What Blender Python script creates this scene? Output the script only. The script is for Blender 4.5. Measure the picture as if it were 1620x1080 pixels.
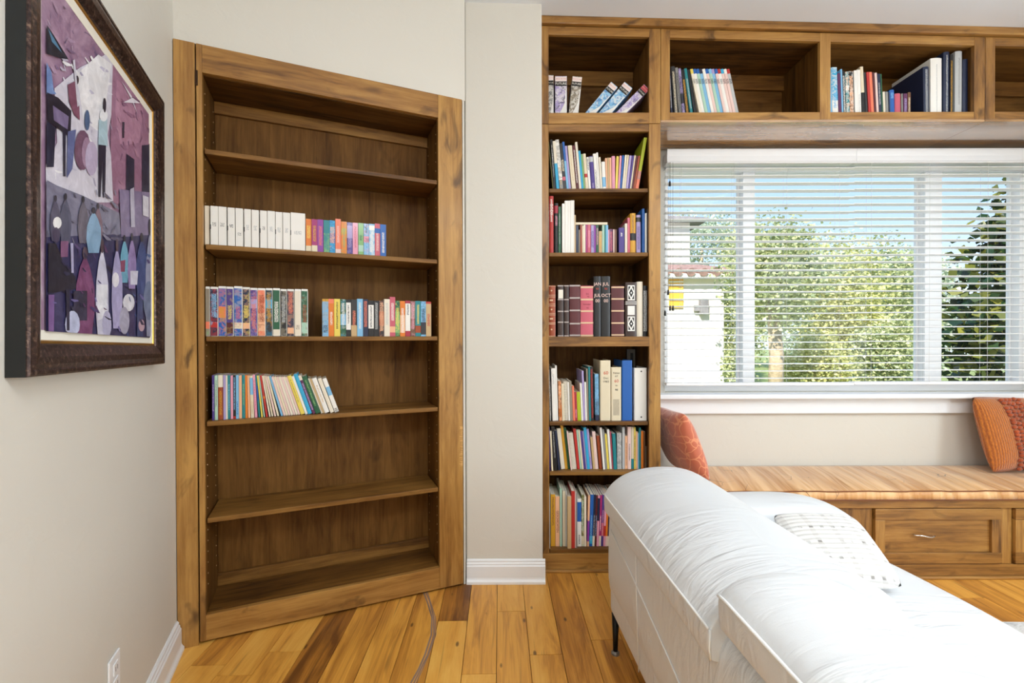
import bpy, math, random
from mathutils import Vector, Matrix
random.seed(7)
for o in list(bpy.data.objects): bpy.data.objects.remove(o)
SC = bpy.context.scene
COL = SC.collection
R = math.radians

# ------------------------------------------------------------------ camera
CAM_H = 1.235
cd = bpy.data.cameras.new('camera'); cd.sensor_width = 36.0; cd.lens = 16.0; cd.clip_start = .02; cd.clip_end = 300
cam = bpy.data.objects.new('camera', cd); COL.objects.link(cam)
CAM_R = (Matrix.Rotation(math.pi/2 - R(.4), 3, 'X') @ Matrix.Rotation(-.0025, 3, 'Z'))
cam.matrix_world = Matrix.Translation((0, 0, CAM_H)) @ CAM_R.to_4x4()
SC.camera = cam
CAM_P = Vector((0, 0, CAM_H)); F = 720.0

# ------------------------------------------------------------------ sky, sun, lamps, exposure
SC.view_settings.view_transform = 'Standard'; SC.view_settings.look = 'None'
SC.view_settings.gamma = 1.0; SC.view_settings.exposure = 0.19
SC.view_settings.use_curve_mapping = False
world = bpy.data.worlds.new('sky'); SC.world = world; world.use_nodes = True
wt = world.node_tree; wt.nodes.clear()
wo = wt.nodes.new('ShaderNodeOutputWorld'); wb = wt.nodes.new('ShaderNodeBackground')
wc = wt.nodes.new('ShaderNodeTexCoord'); wx = wt.nodes.new('ShaderNodeSeparateXYZ'); wr = wt.nodes.new('ShaderNodeValToRGB')
wt.links.new(wc.outputs['Generated'], wx.inputs[0]); wt.links.new(wx.outputs['Z'], wr.inputs[0])
wr.color_ramp.elements[0].position = 0.0; wr.color_ramp.elements[0].color = (.80, .90, 1.0, 1)
wr.color_ramp.elements[1].position = .55; wr.color_ramp.elements[1].color = (.26, .48, .90, 1)
el = wr.color_ramp.elements.new(.22); el.color = (.47, .68, .97, 1)
wt.links.new(wr.outputs[0], wb.inputs[0]); wb.inputs[1].default_value = 1.18
wt.links.new(wb.outputs[0], wo.inputs[0])

def light(name, kind, loc, rot, energy, size=None, sizey=None, color=(1, 1, 1), angle=None, radius=None):
    l = bpy.data.lights.new(name, kind); l.energy = energy; l.color = color
    if kind == 'AREA':
        l.shape = 'RECTANGLE' if sizey else 'DISK'; l.size = size
        if sizey: l.size_y = sizey
    if angle is not None: l.angle = angle
    if radius is not None: l.shadow_soft_size = radius
    o = bpy.data.objects.new(name, l); COL.objects.link(o); o.location = loc; o.rotation_euler = rot
    return o
light('sun', 'SUN', (0, 0, 20), (R(48), 0, R(-28)), 6.5, color=(1, .95, .86), angle=R(.6))
light('fan_lamp', 'POINT', (.55, -.3, 2.46), (0, 0, 0), 38, radius=.14, color=(.90, .955, 1))
light('ceiling_panel_lamp', 'AREA', (1.3, -1.1, 2.80), (0, 0, 0), 30, size=2.4, sizey=1.5, color=(.87, .945, 1))
light('ceiling_panel_lamp', 'AREA', (2.1, .0, 2.78), (0, R(-12), 0), 36, size=1.2, sizey=1.2, color=(.87, .945, 1))
light('side_fill_light', 'AREA', (3.585, .2, 1.55), (0, R(90), 0), 62, size=1.4, sizey=1.9, color=(.82, .92, 1))   # added fill light before the solid right wall, no opening behind it

# ------------------------------------------------------------------ measuring: a pixel's ray met with a real plane
def ray(px, py): return CAM_R @ Vector(((px-810)/F, -(py-540)/F, -1))
def meet(px, py, P, n):
    d = ray(px, py); return CAM_P + d*((P-CAM_P).dot(n)/d.dot(n))
def onZ(px, py, z=0.): return meet(px, py, Vector((0, 0, z)), Vector((0, 0, 1)))
def onY(px, py, Y): return meet(px, py, Vector((0, Y, 0)), Vector((0, 1, 0)))

# ------------------------------------------------------------------ materials
def lin(c):
    if isinstance(c, str):
        c = c.lstrip('#'); c = tuple(int(c[i:i+2], 16) for i in (0, 2, 4))
    if max(c) > 1.001: c = tuple(v/255 for v in c)
    return tuple(v/12.92 if v <= .04045 else ((v+.055)/1.055)**2.4 for v in c)

class NT:
    def __init__(s, name):
        s.m = bpy.data.materials.new(name); s.m.use_nodes = True; s.t = s.m.node_tree; s.t.nodes.clear()
        s.out = s.t.nodes.new('ShaderNodeOutputMaterial')
    def n(s, typ, ins=None, **props):
        nd = s.t.nodes.new('ShaderNode'+typ)
        for k, v in props.items(): setattr(nd, k, v)
        for k, v in (ins or {}).items(): s.put(nd.inputs[k], v)
        return nd
    def put(s, sock, v):
        if isinstance(v, bpy.types.NodeSocket): s.t.links.new(v, sock)
        elif isinstance(v, bpy.types.Node): s.t.links.new(v.outputs[0], sock)
        elif isinstance(v, (tuple, list)):
            sock.default_value = (tuple(v)+(1,))[:len(sock.default_value)] if len(v) < len(sock.default_value) else tuple(v)[:len(sock.default_value)]
        else: sock.default_value = v
    def math(s, op, a, b=0., c=None, clamp=False):
        nd = s.n('Math', operation=op, use_clamp=clamp); s.put(nd.inputs[0], a); s.put(nd.inputs[1], b)
        if c is not None: s.put(nd.inputs[2], c)
        return nd.outputs[0]
    def mix(s, f, a, b, blend='MIX'):
        nd = s.n('Mix', data_type='RGBA', blend_type=blend); s.put(nd.inputs[0], f); s.put(nd.inputs[6], a); s.put(nd.inputs[7], b)
        return nd.outputs[2]
    def ramp(s, f, stops, interp='LINEAR'):
        nd = s.n('ValToRGB', {0: f}); cr = nd.color_ramp; cr.interpolation = interp
        while len(cr.elements) < len(stops): cr.elements.new(.5)
        for e_, (p, c) in zip(cr.elements, stops):
            e_.position = p; e_.color = (tuple(c)+(1,))[:4] if isinstance(c, (tuple, list)) else (c, c, c, 1)
        return nd.outputs[0]
    def noise(s, vec, scale, detail=2., rough=.5, dist=0., col=False):
        nd = s.n('TexNoise', {'Vector': vec, 'Scale': scale, 'Detail': detail, 'Roughness': rough, 'Distortion': dist})
        return nd.outputs[1 if col else 0]
    def mapping(s, vec, scale=(1, 1, 1), loc=(0, 0, 0), rot=(0, 0, 0)):
        return s.n('Mapping', {'Vector': vec, 'Scale': scale, 'Location': loc, 'Rotation': rot}).outputs[0]
    def vadd(s, a, b):
        nd = s.n('VectorMath', operation='ADD'); s.put(nd.inputs[0], a); s.put(nd.inputs[1], b); return nd.outputs[0]
    def vscale(s, a, f):
        nd = s.n('VectorMath', operation='SCALE'); s.put(nd.inputs[0], a); s.put(nd.inputs['Scale'], f); return nd.outputs[0]
    def sep(s, v):
        nd = s.n('SeparateXYZ', {0: v}); return nd.outputs
    def attr(s, name):
        return s.n('Attribute', attribute_type='OBJECT', attribute_name=name)
    def bump(s, h, strength=.2, dist=.01):
        return s.n('Bump', {'Height': h, 'Strength': strength, 'Distance': dist}).outputs[0]
    def bsdf(s, color, rough=.5, normal=None, metal=0., coat=0., spec=None, coat_rough=.1, sheen=0., coat_ior=1.5, trans=None):
        nd = s.n('BsdfPrincipled'); s.put(nd.inputs['Base Color'], color); s.put(nd.inputs['Roughness'], rough)
        s.put(nd.inputs['Metallic'], metal); nd.inputs['Coat Weight'].default_value = coat
        nd.inputs['Coat Roughness'].default_value = coat_rough; nd.inputs['Coat IOR'].default_value = coat_ior
        nd.inputs['Sheen Weight'].default_value = sheen
        if spec is not None: nd.inputs['Specular IOR Level'].default_value = spec
        if normal is not None: s.put(nd.inputs['Normal'], normal)
        s.t.links.new(nd.outputs[0], s.out.inputs[0]); return nd

def plain(name, color, rough=.5, metal=0., coat=0., bump=None, var=0., sheen=0.):
    k = NT(name); c = lin(color); tc = k.n('TexCoord').outputs['Object']; nm = None
    if var:
        c = k.mix(k.ramp(k.noise(tc, 9, 3), [(.3, 0.), (.7, 1.)]), tuple(v*(1-var) for v in c), tuple(min(1, v*(1+var)) for v in c))
    if bump: nm = k.bump(k.noise(tc, bump[0], 3), bump[1], bump[2])
    k.bsdf(c, rough, nm, metal, coat, sheen=sheen); return k.m

def wood(name, axis, dark, mid, light_, rough=.42, coat=.12, var=.35, knots=.75, coat_ior=1.5, coat_rough=.15, scale=1., spec=.5):
    """stained board; the grain runs along the given object axis"""
    k = NT(name); tc = k.n('TexCoord').outputs['Object']; rnd = k.n('ObjectInfo').outputs['Random']
    off = k.n('CombineXYZ', {0: k.math('MULTIPLY', rnd, 13.7), 1: k.math('MULTIPLY', rnd, 41.3), 2: k.math('MULTIPLY', rnd, 27.1)}).outputs[0]
    p = k.vadd(tc, off)
    st = [9., 9., 9.]; st[axis] = .9
    p1 = k.mapping(p, tuple(v*scale for v in st))
    n1 = k.noise(p1, 1.6, 4, .6, .9)
    st = [120., 120., 120.]; st[axis] = 3.5
    n2 = k.noise(k.mapping(p, tuple(v*scale for v in st)), 1., 3, .6)
    blotch = k.noise(p, 2.6*scale, 2, .5)
    st = [34., 34., 34.]; st[axis] = 5.
    n3 = k.noise(k.mapping(p, tuple(v*scale for v in st)), 1., 4, .65, .8)
    f = k.math('ADD', k.math('MULTIPLY', n1, .46), k.math('MULTIPLY', n2, .20)); f = k.math('ADD', f, k.math('MULTIPLY', blotch, .20)); f = k.math('ADD', f, k.math('MULTIPLY', n3, .24))
    f = k.math('ADD', f, k.math('MULTIPLY', k.math('SUBTRACT', rnd, .5), var*.35))
    col = k.ramp(f, [(.38, dark), (.53, mid), (.70, light_)])
    if knots:
        st = [9., 9., 9.]; st[axis] = 3.6
        kn = k.ramp(k.noise(k.mapping(p, tuple(q*scale for q in st)), 1., 3, .55, 1.1), [(.60, 0.), (.72, 1.)])
        col = k.mix(k.math('MULTIPLY', kn, knots), col, tuple(q*.55 for q in dark))
    nm = k.bump(n2, .08, .002)
    k.bsdf(col, rough, nm, coat=coat, coat_ior=coat_ior, coat_rough=coat_rough, spec=spec); return k.m

M = {}
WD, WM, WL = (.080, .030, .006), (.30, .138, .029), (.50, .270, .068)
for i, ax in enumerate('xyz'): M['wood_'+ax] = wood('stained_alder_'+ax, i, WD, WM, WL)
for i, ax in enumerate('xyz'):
    M['shaded_ply_'+ax] = wood('stained_plywood_shaded_'+ax, i, (.022, .008, .0015), (.105, .043, .0075), (.20, .092, .020), knots=.35, coat=0., rough=.6, spec=.2)  # plywood tone darkened further, the bays' shade put into the colour
    M['mid_'+ax] = wood('stained_shelf_shaded_'+ax, i, (.040, .015, .003), (.165, .070, .013), (.31, .155, .036), knots=.4, coat=.05, rough=.5, spec=.3)  # darker copy of the alder, shade inside the bookcases painted into it
M['soffit'] = wood('lacquered_alder', 0, WD, WM, (.56, .31, .12), rough=.25, coat=1., coat_ior=2.4, coat_rough=.12)

def wall_mat(name, color, bump=.10):
    k = NT(name); g = k.n('NewGeometry').outputs['Position']
    n = k.noise(g, 7, 4, .55, .6); n2 = k.noise(g, 55, 3, .6)
    nm = k.bump(k.math('ADD', k.ramp(n, [(.45, 0.), (.55, 1.)]), k.math('MULTIPLY', n2, .25)), bump, .004)
    k.bsdf(k.mix(k.math('MULTIPLY', n, .12), lin(color), tuple(v*.9 for v in lin(color))), .62, nm); return k.m
M['wall'] = wall_mat('greige_wall_paint', '#d9d5cb')
M['ceiling'] = wall_mat('ceiling_paint', '#e8ecf1', .05)
M['white'] = plain('white_trim_paint', '#eceef0', .35)
M['vinyl'] = plain('white_vinyl', '#fafafa', .4)
M['slat'] = plain('white_blind_slat', '#fbfbfa', .42)
M['cord'] = plain('white_cord', '#d9d9d6', .7)
M['black'] = plain('black_plastic', '#141414', .4)
M['chrome'] = plain('brushed_nickel', '#d8d5cf', .22, metal=1.)
M['paper'] = plain('page_paper', '#e6ddc8', .85, bump=(300, .2, .001))
M['blackmetal'] = plain('black_metal', '#121314', .4, metal=.5)

def glass():
    k = NT('window_glass'); t = k.n('BsdfTransparent'); g = k.n('BsdfGlossy', {'Roughness': .02})
    fr = k.n('Fresnel', {'IOR': 1.16}); mx = k.n('MixShader', {0: fr.outputs[0], 1: t.outputs[0], 2: g.outputs[0]})
    k.t.links.new(mx.outputs[0], k.out.inputs[0]); return k.m
M['glass'] = glass()

def plank_mat():
    k = NT('hickory_plank'); tc = k.n('TexCoord').outputs['Object']; inf = k.n('ObjectInfo'); rnd = inf.outputs['Random']
    isl = k.n('NewGeometry').outputs['Random Per Island']
    rr = k.math('FRACT', k.math('ADD', rnd, isl))
    off = k.n('CombineXYZ', {0: k.math('MULTIPLY', rr, 31.7), 1: k.math('MULTIPLY', rr, 17.3), 2: 0.}).outputs[0]
    p = k.vadd(tc, off); tone = k.attr('tone').outputs['Fac']
    n1 = k.noise(k.mapping(p, (9, 1.1, 1)), 1.5, 4, .6, 1.4); n2 = k.noise(k.mapping(p, (170, 4, 1)), 1., 3, .6)
    f = k.math('ADD', k.math('MULTIPLY', n1, .7), k.math('MULTIPLY', n2, .22)); f = k.math('ADD', f, k.math('MULTIPLY', rr, .22)); f = k.math('SUBTRACT', f, tone)
    col = k.ramp(f, [(.22, (.17, .060, .012)), (.40, (.48, .195, .030)), (.56, (.76, .36, .060)), (.80, (.90, .52, .115))])
    st = k.ramp(k.noise(k.mapping(p, (38, 1.6, 1)), 1., 2, .5, .5), [(.66, 0.), (.74, 1.)])
    col = k.mix(k.math('MULTIPLY', st, .55), col, (.13, .045, .014))
    v = k.n('TexVoronoi', {'Vector': k.mapping(p, (11, 4.5, 1)), 'Scale': 1.}); kn = k.ramp(v.outputs['Distance'], [(.05, 1.), (.09, 0.)])
    col = k.mix(k.math('MULTIPLY', kn, .8), col, (.06, .022, .008))
    k.bsdf(col, .42, k.bump(n2, .05, .002), coat=.05); return k.m
M['plank'] = plank_mat()

def book_mat():
    """spine: cover colour of the book, a band or printed picture and small lettering, from the book's own properties"""
    k = NT('book_cover'); tc = k.n('TexCoord'); gen = k.sep(tc.outputs['Generated']); ob = tc.outputs['Object']
    inf = k.n('ObjectInfo'); base = inf.outputs['Color']; rnd = inf.outputs['Random']
    band = k.attr('band').outputs['Color']; ink = k.attr('ink').outputs['Color']
    rg = k.sep(k.attr('band_range').outputs['Vector']); ir = k.sep(k.attr('ink_range').outputs['Vector'])
    u, v = gen[0], gen[2]
    off = k.n('CombineXYZ', {0: k.math('MULTIPLY', rnd, 9.1), 1: 0., 2: k.math('MULTIPLY', rnd, 5.3)}).outputs[0]
    p = k.vadd(ob, off)
    face = k.math('LESS_THAN', gen[1], .02)
    inb = k.math('MULTIPLY', k.math('GREATER_THAN', v, rg[0]), k.math('LESS_THAN', v, rg[1]))
    c = k.mix(inb, base, band)
    pn = k.noise(p, 42, 3, .6, 1.2); pic = k.math('MULTIPLY', k.ramp(pn, [(.46, 0.), (.56, 1.)]), rg[2])
    c = k.mix(k.math('MULTIPLY', pic, face), c, band)
    pn2 = k.noise(k.vadd(p, (3.3, 1.1, 7.7)), 55, 2, .6, .8); pic2 = k.math('MULTIPLY', k.ramp(pn2, [(.56, 0.), (.62, 1.)]), rg[2])
    c = k.mix(k.math('MULTIPLY', pic2, face), c, ink)
    ln = k.noise(k.mapping(p, (330, 1, 420)), 1., 1.5, .5)
    lm = k.math('GREATER_THAN', ln, .50)
    cx = k.math('LESS_THAN', k.math('ABSOLUTE', k.math('SUBTRACT', u, .5)), ir[2])
    lv = k.math('MULTIPLY', k.math('GREATER_THAN', v, ir[0]), k.math('LESS_THAN', v, ir[1]))
    m = k.math('MULTIPLY', k.math('MULTIPLY', lm, cx), k.math('MULTIPLY', lv, face))
    c = k.mix(m, c, ink)
    k.bsdf(c, .45, coat=.1); return k.m
M['book'] = book_mat()

def leather():
    k = NT('white_leather'); tc = k.n('TexCoord').outputs['Object']
    w = k.noise(k.mapping(tc, (4, 22, 8), rot=(0, .3, .5)), 1., 3, .55, 1.2); msk = k.ramp(k.noise(tc, 2.6, 1), [(.42, 0.), (.62, 1.)])
    f = k.noise(tc, 420, 2); h = k.math('ADD', k.math('MULTIPLY', k.math('MULTIPLY', w, msk), 1.), k.math('MULTIPLY', f, .02))
    k.bsdf(lin('#dcdee0'), .42, k.bump(h, .5, .02), coat=.12, coat_rough=.3); return k.m
M['leather'] = leather()
M['piping'] = plain('white_piping', '#f2f2f0', .4)

# ------------------------------------------------------------------ mesh helpers
class MB:
    def __init__(s): s.v = []; s.f = []; s.mi = []; s.cur = 0
    def hexa(s, P):
        b = len(s.v); s.v += [tuple(p) for p in P]
        for q in ((0, 3, 2, 1), (4, 5, 6, 7), (0, 1, 5, 4), (1, 2, 6, 5), (2, 3, 7, 6), (3, 0, 4, 7)): s.f.append(tuple(b+i for i in q)); s.mi.append(s.cur)
        return s
    def box(s, x0, x1, y0, y1, z0, z1):
        return s.hexa([(x0, y0, z0), (x1, y0, z0), (x1, y1, z0), (x0, y1, z0), (x0, y0, z1), (x1, y0, z1), (x1, y1, z1), (x0, y1, z1)])
    def poly(s, pts):
        b = len(s.v); s.v += [tuple(p) for p in pts]; s.f.append(tuple(range(b, b+len(pts)))); s.mi.append(s.cur); return s
    def prism(s, outline, axis, a, b_):
        """outline: 2D points, extruded along axis from a to b_"""
        def P(q, t): return {'x': (t, q[0], q[1]), 'y': (q[0], t, q[1]), 'z': (q[0], q[1], t)}[axis]
        b = len(s.v); n = len(outline); s.v += [P(q, a) for q in outline]+[P(q, b_) for q in outline]
        s.f.append(tuple(b+i for i in range(n))); s.f.append(tuple(b+n+i for i in reversed(range(n)))); s.mi += [s.cur]*2
        for i in range(n): j = (i+1) % n; s.f.append((b+j, b+i, b+n+i, b+n+j)); s.mi.append(s.cur)
        return s
    def tube(s, pts, r, seg=8, cap=True):
        pts = [Vector(p) for p in pts]; b = len(s.v); up = Vector((0, 0, 1))
        rr = r if isinstance(r, (list, tuple)) else [r]*len(pts)
        for i, p in enumerate(pts):
            d = (pts[min(i+1, len(pts)-1)]-pts[max(i-1, 0)]).normalized()
            a = d.cross(up); a = d.cross(Vector((1, 0, 0))) if a.length < .05 else a; a.normalize(); c = d.cross(a).normalized()
            for j in range(seg):
                t = 2*math.pi*j/seg; s.v.append(tuple(p+(a*math.cos(t)+c*math.sin(t))*rr[i]))
        for i in range(len(pts)-1):
            for j in range(seg):
                k = (j+1) % seg; s.f.append((b+i*seg+j, b+i*seg+k, b+(i+1)*seg+k, b+(i+1)*seg+j)); s.mi.append(s.cur)
        if cap:
            s.f.append(tuple(b+j for j in reversed(range(seg)))); s.f.append(tuple(b+(len(pts)-1)*seg+j for j in range(seg))); s.mi += [s.cur]*2
        return s
    def ball(s, c, r, seg=8, ring=5, sc=(1, 1, 1)):
        b = len(s.v); c = Vector(c)
        for i in range(ring+1):
            ph = math.pi*i/ring
            for j in range(seg):
                t = 2*math.pi*j/seg
                s.v.append((c.x+r*sc[0]*math.sin(ph)*math.cos(t), c.y+r*sc[1]*math.sin(ph)*math.sin(t), c.z+r*sc[2]*math.cos(ph)))
        for i in range(ring):
            for j in range(seg):
                k = (j+1) % seg; s.f.append((b+i*seg+j, b+(i+1)*seg+j, b+(i+1)*seg+k, b+i*seg+k)); s.mi.append(s.cur)
        return s
    def loft(s, rings, close=True, caps=True):
        b = len(s.v); n = len(rings[0])
        for r in rings: s.v += [tuple(p) for p in r]
        for i in range(len(rings)-1):
            for j in range(n if close else n-1):
                k = (j+1) % n; s.f.append((b+i*n+j, b+i*n+k, b+(i+1)*n+k, b+(i+1)*n+j)); s.mi.append(s.cur)
        if caps:
            s.f.append(tuple(b+j for j in reversed(range(n)))); s.f.append(tuple(b+(len(rings)-1)*n+j for j in range(n))); s.mi += [s.cur]*2
        return s
    def build(s, name, mat, parent=None, smooth=False, bevel=0., subsurf=0, seg=2):
        me = bpy.data.meshes.new(name); me.from_pydata(s.v, [], s.f); me.update()
        for m in (mat if isinstance(mat, list) else [mat]): me.materials.append(M[m] if isinstance(m, str) else m)
        if isinstance(mat, list):
            for p, i in zip(me.polygons, s.mi): p.material_index = i
        import bmesh
        bm = bmesh.new(); bm.from_mesh(me); bmesh.ops.recalc_face_normals(bm, faces=bm.faces); bm.to_mesh(me); bm.free()
        if smooth: me.polygons.foreach_set('use_smooth', [True]*len(me.polygons))
        o = bpy.data.objects.new(name, me); COL.objects.link(o)
        if parent: o.parent = parent
        if bevel:
            q = o.modifiers.new('bevel', 'BEVEL'); q.width = bevel; q.segments = seg; q.limit_method = 'ANGLE'; q.angle_limit = R(40)
        if subsurf:
            q = o.modifiers.new('subsurf', 'SUBSURF'); q.levels = subsurf; q.render_levels = subsurf
        return o
def tag(o, label=None, cat=None, group=None, kind=None):
    if label: o['label'] = label
    if cat: o['category'] = cat
    if group: o['group'] = group
    if kind: o['kind'] = kind
    return o
def thing(name, label, cat, loc=(0, 0, 0), rz=0., group=None, ry=0.):
    o = bpy.data.objects.new(name, None); o.empty_display_size = .05; COL.objects.link(o); o.location = loc; o.rotation_euler = (0, ry, rz)
    return tag(o, label, cat, group)
def struct(o): o['kind'] = 'structure'; return o
def sempty(name, loc=(0, 0, 0), rz=0.): 
    o = bpy.data.objects.new(name, None); COL.objects.link(o); o.location = loc; o.rotation_euler = (0, 0, rz); o['kind'] = 'structure'; return o

def letters(txt, size, mat, parent, loc, vertical=False, name='lettering'):
    cu = bpy.data.curves.new('t', 'FONT'); cu.body = txt; cu.size = size; cu.align_x = 'CENTER'; cu.align_y = 'CENTER'; cu.resolution_u = 2
    o = bpy.data.objects.new('t', cu); COL.objects.link(o); dg = bpy.context.evaluated_depsgraph_get(); dg.update()
    me = bpy.data.meshes.new_from_object(o.evaluated_get(dg)); bpy.data.objects.remove(o); bpy.data.curves.remove(cu)
    me.materials.clear(); me.materials.append(M[mat])
    q = bpy.data.objects.new(name, me); COL.objects.link(q); q.parent = parent
    mt = Matrix.Rotation(math.pi/2, 4, 'X')
    if vertical: mt = Matrix.Rotation(math.pi/2, 4, 'Y') @ mt
    q.matrix_local = Matrix.Translation(loc) @ mt
    return q
for nm, c in dict(ink_white='#f2ede4', ink_red='#c8412e', ink_black='#1c1a18', ink_maroon='#6a1d1c', ink_pink='#f3cfc4').items(): M[nm] = plain(nm, c, .6)

# ------------------------------------------------------------------ the room
AL = R(23.2); E = Vector((math.cos(AL), math.sin(AL), 0)); G = Vector((-math.sin(AL), math.cos(AL), 0))
P1 = onZ(735, 926); A0 = meet(276, 535, P1, G); A0.z = 0
AW = (P1-A0).dot(E)                       # width of the angled recess
YB = 2.394                                # face of the built-ins
YW = 2.77                                 # window wall
def ceil(x): return 2.9185 - .0277*x
def aloc(u, w, z): return A0+E*u+G*w+Vector((0, 0, z))

# ceiling, gently out of level as in the photo
o = MB().hexa([(-3.2, -3.4, ceil(-3.2)), (3.7, -3.4, ceil(3.7)), (3.7, 3., ceil(3.7)), (-3.2, 3., ceil(-3.2)),
               (-3.2, -3.4, 3.1), (3.7, -3.4, 3.1), (3.7, 3., 3.1), (-3.2, 3., 3.1)]).build('ceiling', 'ceiling'); struct(o)

# left wall (meets the angled bookcase at A0, square to it); local x = away from the camera, local y = out of the room
LW = 5.4
wl = MB().box(-LW, .30, 0, .12, 0, 3.05).build('wall_left', 'wall'); struct(wl)
lm = Matrix(((G.x, -E.x, 0, A0.x), (G.y, -E.y, 0, A0.y), (0, 0, 1, 0), (0, 0, 0, 1)))
wl.matrix_world = lm
def on_left(px, py, D=0.):
    P = meet(px, py, A0+E*D, E); return (-(P-A0).dot(G), P.z)
BBP = [(0, 0), (-.026, 0), (-.026, .012), (-.019, .022), (-.017, .030), (-.017, .086), (-.013, .092), (-.013, .098), (-.009, .104), (-.009, .112), (-.004, .118), (0, .118)]
def baseboard(name, a, b, mat4):
    o = MB().prism(BBP, 'x', a, b).build(name, 'white'); o.matrix_world = mat4; struct(o); return o
baseboard('baseboard_left', -LW, -.004, lm)

# wall over the angled bookcase and behind it
aw = MB(); HT = 2.419
aw.box(-.3, AW+.014, .012, .13, HT+.003, 3.06)
aw.box(-.12, AW, .36, .42, 0, HT+.003)
aw.box(AW+.001, AW+.010, .014, .36, 0, HT+.02); aw.box(AW+.001, AW+.09, .050, .42, 0, 3.06)
aw.box(-.14, -.01, .012, .42, 0, HT+.01)
o = aw.build('wall_angled', 'wall'); struct(o); am = Matrix.Translation(A0) @ Matrix.Rotation(AL, 4, 'Z'); o.matrix_world = am

# column between the two bookcases
CX0, CX1, CY = P1.x+.006, .1535, 2.300
o = MB().box(CX0, CX1, CY, 3., 0, 3.0).build('wall_column', 'wall', bevel=.006); struct(o)
cm = Matrix.Translation((0, CY, 0)); baseboard('baseboard_column', CX0+.003, CX1+.012, cm)

# window wall with its opening
WX0, WX1, WZ0, WZ1 = .93, 3.20, .905, 2.30
ww = MB(); ww.box(.1535, WX0, YW, 2.93, 0, 3.); ww.box(WX1, 3.7, YW, 2.93, 0, 3.); ww.box(WX0, WX1, YW, 2.93, 0, WZ0); ww.box(WX0, WX1, YW, 2.93, WZ1, 3.)
o = ww.build('wall_window', 'wall'); struct(o)
o = MB().box(3.6, 3.72, -3.4, 2.95, 0, 3.).build('wall_right', 'wall'); struct(o)
w2 = sempty('fill_light_frame')  # unseen frame added round the side fill light, wall behind is solid
for y0, y1, z0, z1 in ((-.82, 1.22, .78, .85), (-.82, 1.22, 2.25, 2.32), (-.82, -.75, .85, 2.25), (1.15, 1.22, .85, 2.25), (.18, .22, .85, 2.25)): MB().box(3.55, 3.5995, y0, y1, z0, z1).build('window_frame', 'white', w2, bevel=.004)
o = MB().box(-3.6, 3.72, -3.45, -3.33, 0, 3.).build('wall_rear', 'wall'); struct(o)

# floor of hickory planks
BETA = R(1.6)
fl = sempty('floor', (0, 0, 0), BETA)
def fl_local(P): return Vector((P.x*math.cos(BETA)+P.y*math.sin(BETA), -P.x*math.sin(BETA)+P.y*math.cos(BETA), 0))
PWD = .1285; OFF = fl_local(onZ(786.6, 927)).x
o = MB().box(-3.8, 3.9, -3.6, 3.1, -.06, -.016).build('subfloor', plain('subfloor', '#4a2a12', .8), fl)
def plank(mb, x0, x1, y0, y1):
    c = .0012; mb.hexa([(x0+.0004, y0+.0004, -.016), (x1-.0004, y0+.0004, -.016), (x1-.0004, y1-.0004, -.016), (x0+.0004, y1-.0004, -.016),
             (x0+c, y0+c, 0), (x1-c, y0+c, 0), (x1-c, y1-c, 0), (x0+c, y1-c, 0)])
rp = random.Random(21); stuff = MB(); forced = [(725, 962, .30), (548, 985, .34), (985, 1050, .18), (640, 1000, .06), (1010, 960, .0), (560, 1040, .0)]  # third entry paints the sofa's shadow into a plank's tone
forced = [(fl_local(onZ(a, b)), t) for a, b, t in forced]
for i in range(-29, 30):
    x0 = OFF+i*PWD; x1 = x0+PWD; y = -3.5+rp.uniform(-.6, 0)
    while y < 2.98:
        L = rp.choice([.45, .6, .8, 1., 1.25]); y1 = min(y+L, 3.0)
        if -1.5 < x0 < 3.0 and y1 > .75 and y < 2.42 and not (x0 > 1.6 and y1 < 1.5):
            m = MB(); m.v = []; xc, yc = (x0+x1)/2, (y+y1)/2
            plank(m, x0-xc, x1-xc, y-yc, y1-yc); o = m.build('plank', 'plank', fl); o.location = (xc, yc, 0)
            t = rp.choice([0., 0., .02, .04, .0, .08, -.05]) + (.16 if rp.random() < .04 else 0)
            for P, q in forced:
                if x0 < P.x < x1 and y < P.y < y1: t = q
            o['tone'] = float(t)
        else: plank(stuff, x0, x1, y, y1)
        y = y1
o = stuff.build('plank_field', 'plank', fl); o['kind'] = 'stuff'; o['tone'] = 0.0
# grey scuff the bookcase door has worn into the planks
def scuff():
    pts = [onZ(a, b) for a, b in ((692, 934), (698.5, 950), (705, 974), (704.5, 1002), (695, 1033), (684, 1056), (671, 1080), (655, 1110), (630, 1150))]
    m = MB(); rs = random.Random(3)
    for k, (wd, sh) in enumerate(((.007, -.004), (.006, .006), (.003, .012))):
        rg = []
        for i, p in enumerate(pts):
            d = (pts[min(i+1, 8)]-pts[max(i-1, 0)]).normalized(); n = Vector((-d.y, d.x, 0)); q = p+n*(sh*(1+.3*math.sin(i*2.1+k)))
            rg.append((q-n*wd/2, q+n*wd/2))
        for i in range(8):
            a, b = rg[i], rg[i+1]; z = .0006+.0001*k
            m.poly([(a[0].x, a[0].y, z), (a[1].x, a[1].y, z), (b[1].x, b[1].y, z), (b[0].x, b[0].y, z)])
    o = m.build('scuff_mark', plain('floor_scuff', '#8d7466', .8, var=.25), fl); o.matrix_world = Matrix.Identity(4); o['label'] = 'grey curved scuff worn into the planks by the angled bookcase'
scuff()

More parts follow.
